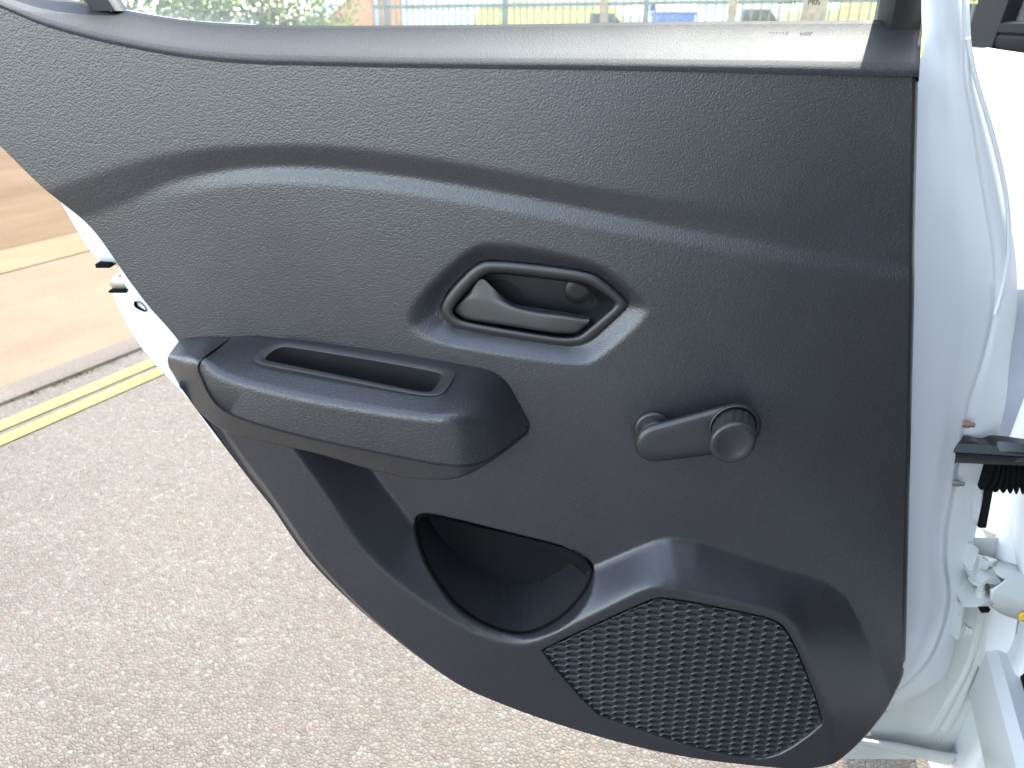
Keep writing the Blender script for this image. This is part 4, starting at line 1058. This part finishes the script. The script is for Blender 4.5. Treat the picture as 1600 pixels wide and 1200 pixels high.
def hbolt(px, py, h, axis, r_, L_):
    a = P(px, py, h); ax = Vector(axis).normalized()
    hpart(tube("bolt", [a, a + ax * L_ * .3, a + ax * L_ * .32, a + ax * L_], [r_ * 1.35, r_ * 1.3, r_, r_ * .95], M_hinge, n=6))
hbolt(1526, 878, -.060, (1, -.3, -.1), .0068, .011)
hbolt(1505, 984, -.052, (1, -.3, -.1), .0060, .008)
hpart(tube("pin_head", [P(1546, 872, -.062), P(1544, 880, -.060), P(1542, 884, -.060)], [.0078, .0080, .0055], M_hinge, n=16))
M_yel = plain_mat("yellow_paint_mark", (.75, .48, .03), .5)
o = hslab("paint_mark", [(1592, 962, -.0325), (1600, 957, -.0315), (1606, 962, -.031), (1602, 969, -.031), (1593, 970, -.032)], (0, .002, 0), M_yel)
hslab("hinge_clip", [(1529, 946, -.046), (1534, 945, -.045), (1538, 953, -.044), (1549, 952, -.044), (1546, 958, -.044), (1534, 959, -.044)], (0, .006, 0), M_rubber)

# ------------------------------------------------------------------ background beyond the glass
M_fence = plain_mat("weathered_green_railing", (.10, .14, .11), .5, var=.2)
def at(px, dist, z):      # a point in the photograph's column px at ground distance y = dist
    d = ray(px, 39); return Vector((d.x / d.y * dist, dist, z))
F0, F1 = at(585, 15.0, 0), at(1900, 9.0, 0)
fence = empty("metal_fence", F0); tag(fence, "dark green upright bar railing fence seen through the window glass", "fence")
fd_ = (F1 - F0); FL = fd_.length; fd_.normalize(); fa = math.atan2(fd_.y, fd_.x)
bm = bmesh.new()
rows = tube_rows([Vector((0, 0, 0)), Vector((0, 0, .9)), Vector((0, 0, 1.62)), Vector((0, 0, 1.70)), Vector((0, 0, 1.74))], [.011, .011, .011, .007, .001], 8)
nr, nc = len(rows), 8
picket_me = None
k = 0; x = 0
while x < FL:
    if picket_me is None:
        o = loft("picket", rows, M_fence, closed=True, cap0=True, cap1=True); picket_me = o.data
    else:
        o = bpy.data.objects.new("picket", picket_me); COL.objects.link(o)
    o.parent = fence; o.location = fd_ * x + Vector((RNG.normal(0, .004), RNG.normal(0, .004), RNG.normal(0, .01)))
    x += .125; k += 1
for z in (.25, 1.33):
    bm = bmesh.new(); box_bm(bm, fd_ * (FL / 2) + Vector((0, 0, z)), (FL, .012, .05), fa, .003)
    o = bm_obj("rail", bm, M_fence); o.parent = fence
x = 0.3
while x < FL:
    bm = bmesh.new(); box_bm(bm, fd_ * x + Vector((0, 0, .95)), (.06, .06, 1.9), fa, .005)
    o = bm_obj("fence_post", bm, M_fence); o.parent = fence; x += 2.4
# wooden posts / trunks standing at the fence
M_bark = plain_mat("weathered_timber", (.30, .23, .13), .85, var=.3, bscale=60, bdist=.01)
for px, dist, w, lab in ((1141, 10.6, .055, "slim timber post standing in front of the railing"), (1268, 10.2, .15, "thick timber pole beside the railing, seen through the glass"), (950, 11.8, .05, "bent timber stake leaning behind the railing")):
    b_ = at(px, dist, 0); lean = -.10 if px == 950 else .01
    o = tube("timber_post", [b_, b_ + Vector((lean * .5, 0, 1.0)), b_ + Vector((lean * 1.6, 0, 2.2)), b_ + Vector((lean * 2.2, 0, 3.4))], [w * 1.1, w, w * .95, w * .85], M_bark, n=14)
    tag(o, lab, "post")
# pale building with brick gable, far left of the fence
M_brick = plain_mat("orange_brick", (.55, .27, .13), .85, var=.2, bscale=30, bdist=.01)
M_white = plain_mat("pale_render", (.80, .80, .76), .8)
M_roof = plain_mat("white_roof_edge", (.78, .80, .80), .5)
hb_ = at(560, 24, 0); house = empty("garden_building", hb_); tag(house, "pale low building with an orange brick gable behind the fence", "building")
def hp(o): o.parent = house; return o
def prism(name, pts, depth, mat):
    bm = bmesh.new(); A = [bm.verts.new(p) for p in pts]; B_ = [bm.verts.new((p[0], p[1] + depth, p[2])) for p in pts]; n_ = len(A)
    bm.faces.new(A); bm.faces.new(B_[::-1])
    for i in range(n_): bm.faces.new([A[i], B_[i], B_[(i + 1) % n_], A[(i + 1) % n_]])
    return bm_obj(name, bm, mat, smooth=False)
hp(prism("gable_wall", [(-1.2, 0, 0), (1.2, 0, 0), (1.2, 0, 2.2), (.8, 0, 2.6), (-1.2, 0, .95)], 6, M_brick))
hp(prism("barge_board", [(-2.6, -.12, .3), (-2.4, -.12, .0), (.95, -.12, 2.62), (.8, -.12, 2.95)], .3, M_roof))
hp(prism("side_wall", [(1.2, .2, 0), (4.2, .2, 0), (4.2, .2, 2.6), (1.2, .2, 2.6)], 6, M_white))
hp(prism("canopy", [(1.0, -.3, 1.85), (4.4, -.3, 2.5), (4.4, -.3, 2.75), (1.0, -.3, 2.1)], 1.2, M_roof))
for i in range(7): hp(prism("cladding_batten", [(1.35 + i * .42, .15, 0), (1.41 + i * .42, .15, 0), (1.41 + i * .42, .15, 2.4), (1.35 + i * .42, .15, 2.4)], .05, plain_mat("grey_batten", (.45, .5, .52), .6) if i == 0 else bpy.data.materials["grey_batten"]))
hp(prism("downpipe", [(.52, -.2, 0), (.66, -.2, 0), (.66, -.2, 2.4), (.52, -.2, 2.4)], .1, plain_mat("grey_downpipe", (.35, .36, .36), .5)))
# vehicles parked behind the railing
def van(name, loc, rz, col, lab, L_=3.6, W=1.7, Hh=1.9, cat="van"):
    root = empty(name, loc); root.rotation_euler = (0, 0, rz); tag(root, lab, cat, )
    mp = plain_mat(name + "_paint", col, .35, var=.08, coat=.5)
    pr = [(-L_ / 2, .35), (-L_ / 2, Hh * .86), (-L_ / 2 + .12, Hh), (L_ / 2 - 1.25, Hh), (L_ / 2 - .75, Hh * .62), (L_ / 2 - .1, Hh * .52), (L_ / 2, Hh * .42), (L_ / 2, .35)]
    rows = [[(x_, y_ * k_, z_ * (1 if k_ == 1 or True else 1)) for x_, z_ in pr] for y_, k_ in ((-W / 2, .93), (-W / 2, 1), (W / 2, 1), (W / 2, .93))]
    b_ = loft("bodyshell", rows, mp, closed=True, cap0=True, cap1=True, auto=20); b_.parent = root
    for sx in (-1, 1):
        for wx in (-L_ * .3, L_ * .32):
            t = loft("wheel", [[(wx + math.cos(a) * r_, sx * (W / 2 + dy), .30 + math.sin(a) * r_) for a in np.linspace(0, 2 * math.pi, 24, endpoint=False)] for r_, dy in ((.30, -.18), (.30, .0), (.26, .02), (.16, .01))], M_rubber, closed=True, cap1=True); t.parent = root
        pn = mesh_obj("side_window", [(L_ / 2 - 1.75, sx * (W / 2 + .004), Hh * .60), (L_ / 2 - .85, sx * (W / 2 + .004), Hh * .60), (L_ / 2 - 1.25, sx * (W / 2 + .004), Hh * .92), (L_ / 2 - 1.75, sx * (W / 2 + .004), Hh * .92)], [(0, 1, 2, 3)], bpy.data.materials["gloss_black_steel"], smooth=False); pn.parent = root
        st = mesh_obj("side_stripe", [(-L_ / 2 + .1, sx * (W / 2 + .003), .75), (L_ / 2 - .2, sx * (W / 2 + .003), .75), (L_ / 2 - .2, sx * (W / 2 + .003), .85), (-L_ / 2 + .1, sx * (W / 2 + .003), .85)], [(0, 1, 2, 3)], M_white, smooth=False); st.parent = root
    return root
van("parked_van", at(890, 19.0, 0), R(2), (.72, .60, .16), "yellow van parked behind the railing", L_=4.2, Hh=1.38)
van("parked_car", at(1430, 13.5, 0), R(8), (.74, .66, .20), "yellow hatchback parked at the right end of the railing", L_=3.6, Hh=1.45, cat="car")
van("parked_car", at(745, 21.0, 0), R(4), (.62, .72, .78), "pale blue car parked left of the yellow van", L_=3.6, Hh=1.4, cat="car")
van("parked_car", at(1130, 16.5, 0), R(6), (.66, .69, .70), "silver car parked behind the blue wheeled bin", L_=3.6, Hh=1.42, cat="car")
# wheeled bin at the railing
bin_ = empty("wheeled_bin", at(1050, 13.2, 0)); tag(bin_, "blue wheeled bin standing behind the railing", "bin")
M_bin = plain_mat("blue_bin_plastic", (.10, .20, .62), .5, var=.1)
rows = [[(sx * w, sy * w * 1.1, z) for sx, sy in ((-1, -1), (1, -1), (1, 1), (-1, 1))] for z, w in ((.06, .19), (.9, .26), (1.18, .28), (1.20, .30), (1.23, .30))]
b_ = loft("bin_body", rows, M_bin, closed=True, cap0=True, cap1=True, smooth=False); b_.parent = bin_
rows = [[(x_, y_, z + .03 * (1 - (y_ / .35) ** 2)) for x_ in (-.31, 0, .31)] for y_, z in ((-.36, 1.23), (-.2, 1.30), (0, 1.33), (.2, 1.31), (.36, 1.25))]
b_ = loft("bin_lid", rows, M_bin); b_.parent = bin_
for sx in (-1, 1):
    t = loft("wheel", [[(sx * (.20 + dx), .24 + math.cos(a) * r_, .1 + math.sin(a) * r_) for a in np.linspace(0, 2 * math.pi, 18, endpoint=False)] for r_, dx in ((.1, 0), (.1, .05), (.05, .055))], M_rubber, closed=True, cap0=True, cap1=True); t.parent = bin_
# sunlit yard wall behind the vehicles
yw = prism("yard_wall", [(-6, 27, 0), (34, 27, 0), (34, 27, 3.6), (-6, 27, 3.6)], .3, plain_mat("sunlit_yard_wall", (.70, .64, .42), .9, var=.25, bscale=8, bdist=.02))
tag(yw, "long pale yellow yard wall closing the view behind the vehicles", "wall")
# shrubs at the left of the view
M_leaf = weed_mat("shrub_leaf", (.05, .10, .02), (.20, .26, .06))
def shrub(px, dist, rad, ht, lab, n=5000):
    root = empty("garden_shrub", at(px, dist, 0)); tag(root, lab, "shrub", "garden shrubs beyond the pavement")
    v = []; f = []
    cl = [(RNG.normal(0, .45) * rad, RNG.normal(0, .35) * rad, .25 * ht + RNG.random() * .7 * ht, .22 * rad + .2 * rad * RNG.random()) for _ in range(26)]
    for k in range(n):
        cx_, cy_, cz_, cr = cl[k % 26]; d = RNG.normal(size=3); d /= np.linalg.norm(d); d *= cr * (.55 + .5 * RNG.random())
        p = Vector((cx_ + d[0], cy_ + d[1], max(.03, cz_ + d[2] * 1.1))); s = .028 + .036 * RNG.random()
        a_ = Vector(RNG.normal(size=3)).normalized(); b_ = a_.cross(Vector(RNG.normal(size=3))).normalized()
        i = len(v); v += [p, p + a_ * s + b_ * s * .45, p + a_ * s * 2, p + a_ * s - b_ * s * .45]; f.append((i, i + 1, i + 2, i + 3))
    o = mesh_obj("foliage", v, f, M_leaf, root, smooth=False)
    for k in range(5):
        t = tube("stem", [Vector((0, 0, 0)), Vector((RNG.normal(0, .2) * rad, RNG.normal(0, .2) * rad, ht * .4)), Vector((RNG.normal(0, .4) * rad, RNG.normal(0, .3) * rad, ht * .85))], [.025, .016, .006], M_bark, n=8); t.parent = root
for px, dist, rad, ht, lab in ((215, 11.0, 1.15, 2.3, "leafy green shrub nearest the window's rear corner"), (330, 11.6, 1.1, 2.4, "leafy green shrub in the middle of the three"), (430, 12.2, 1.0, 1.9, "loose green shrub nearest the pale building")):
    shrub(px, dist, rad, ht, lab)
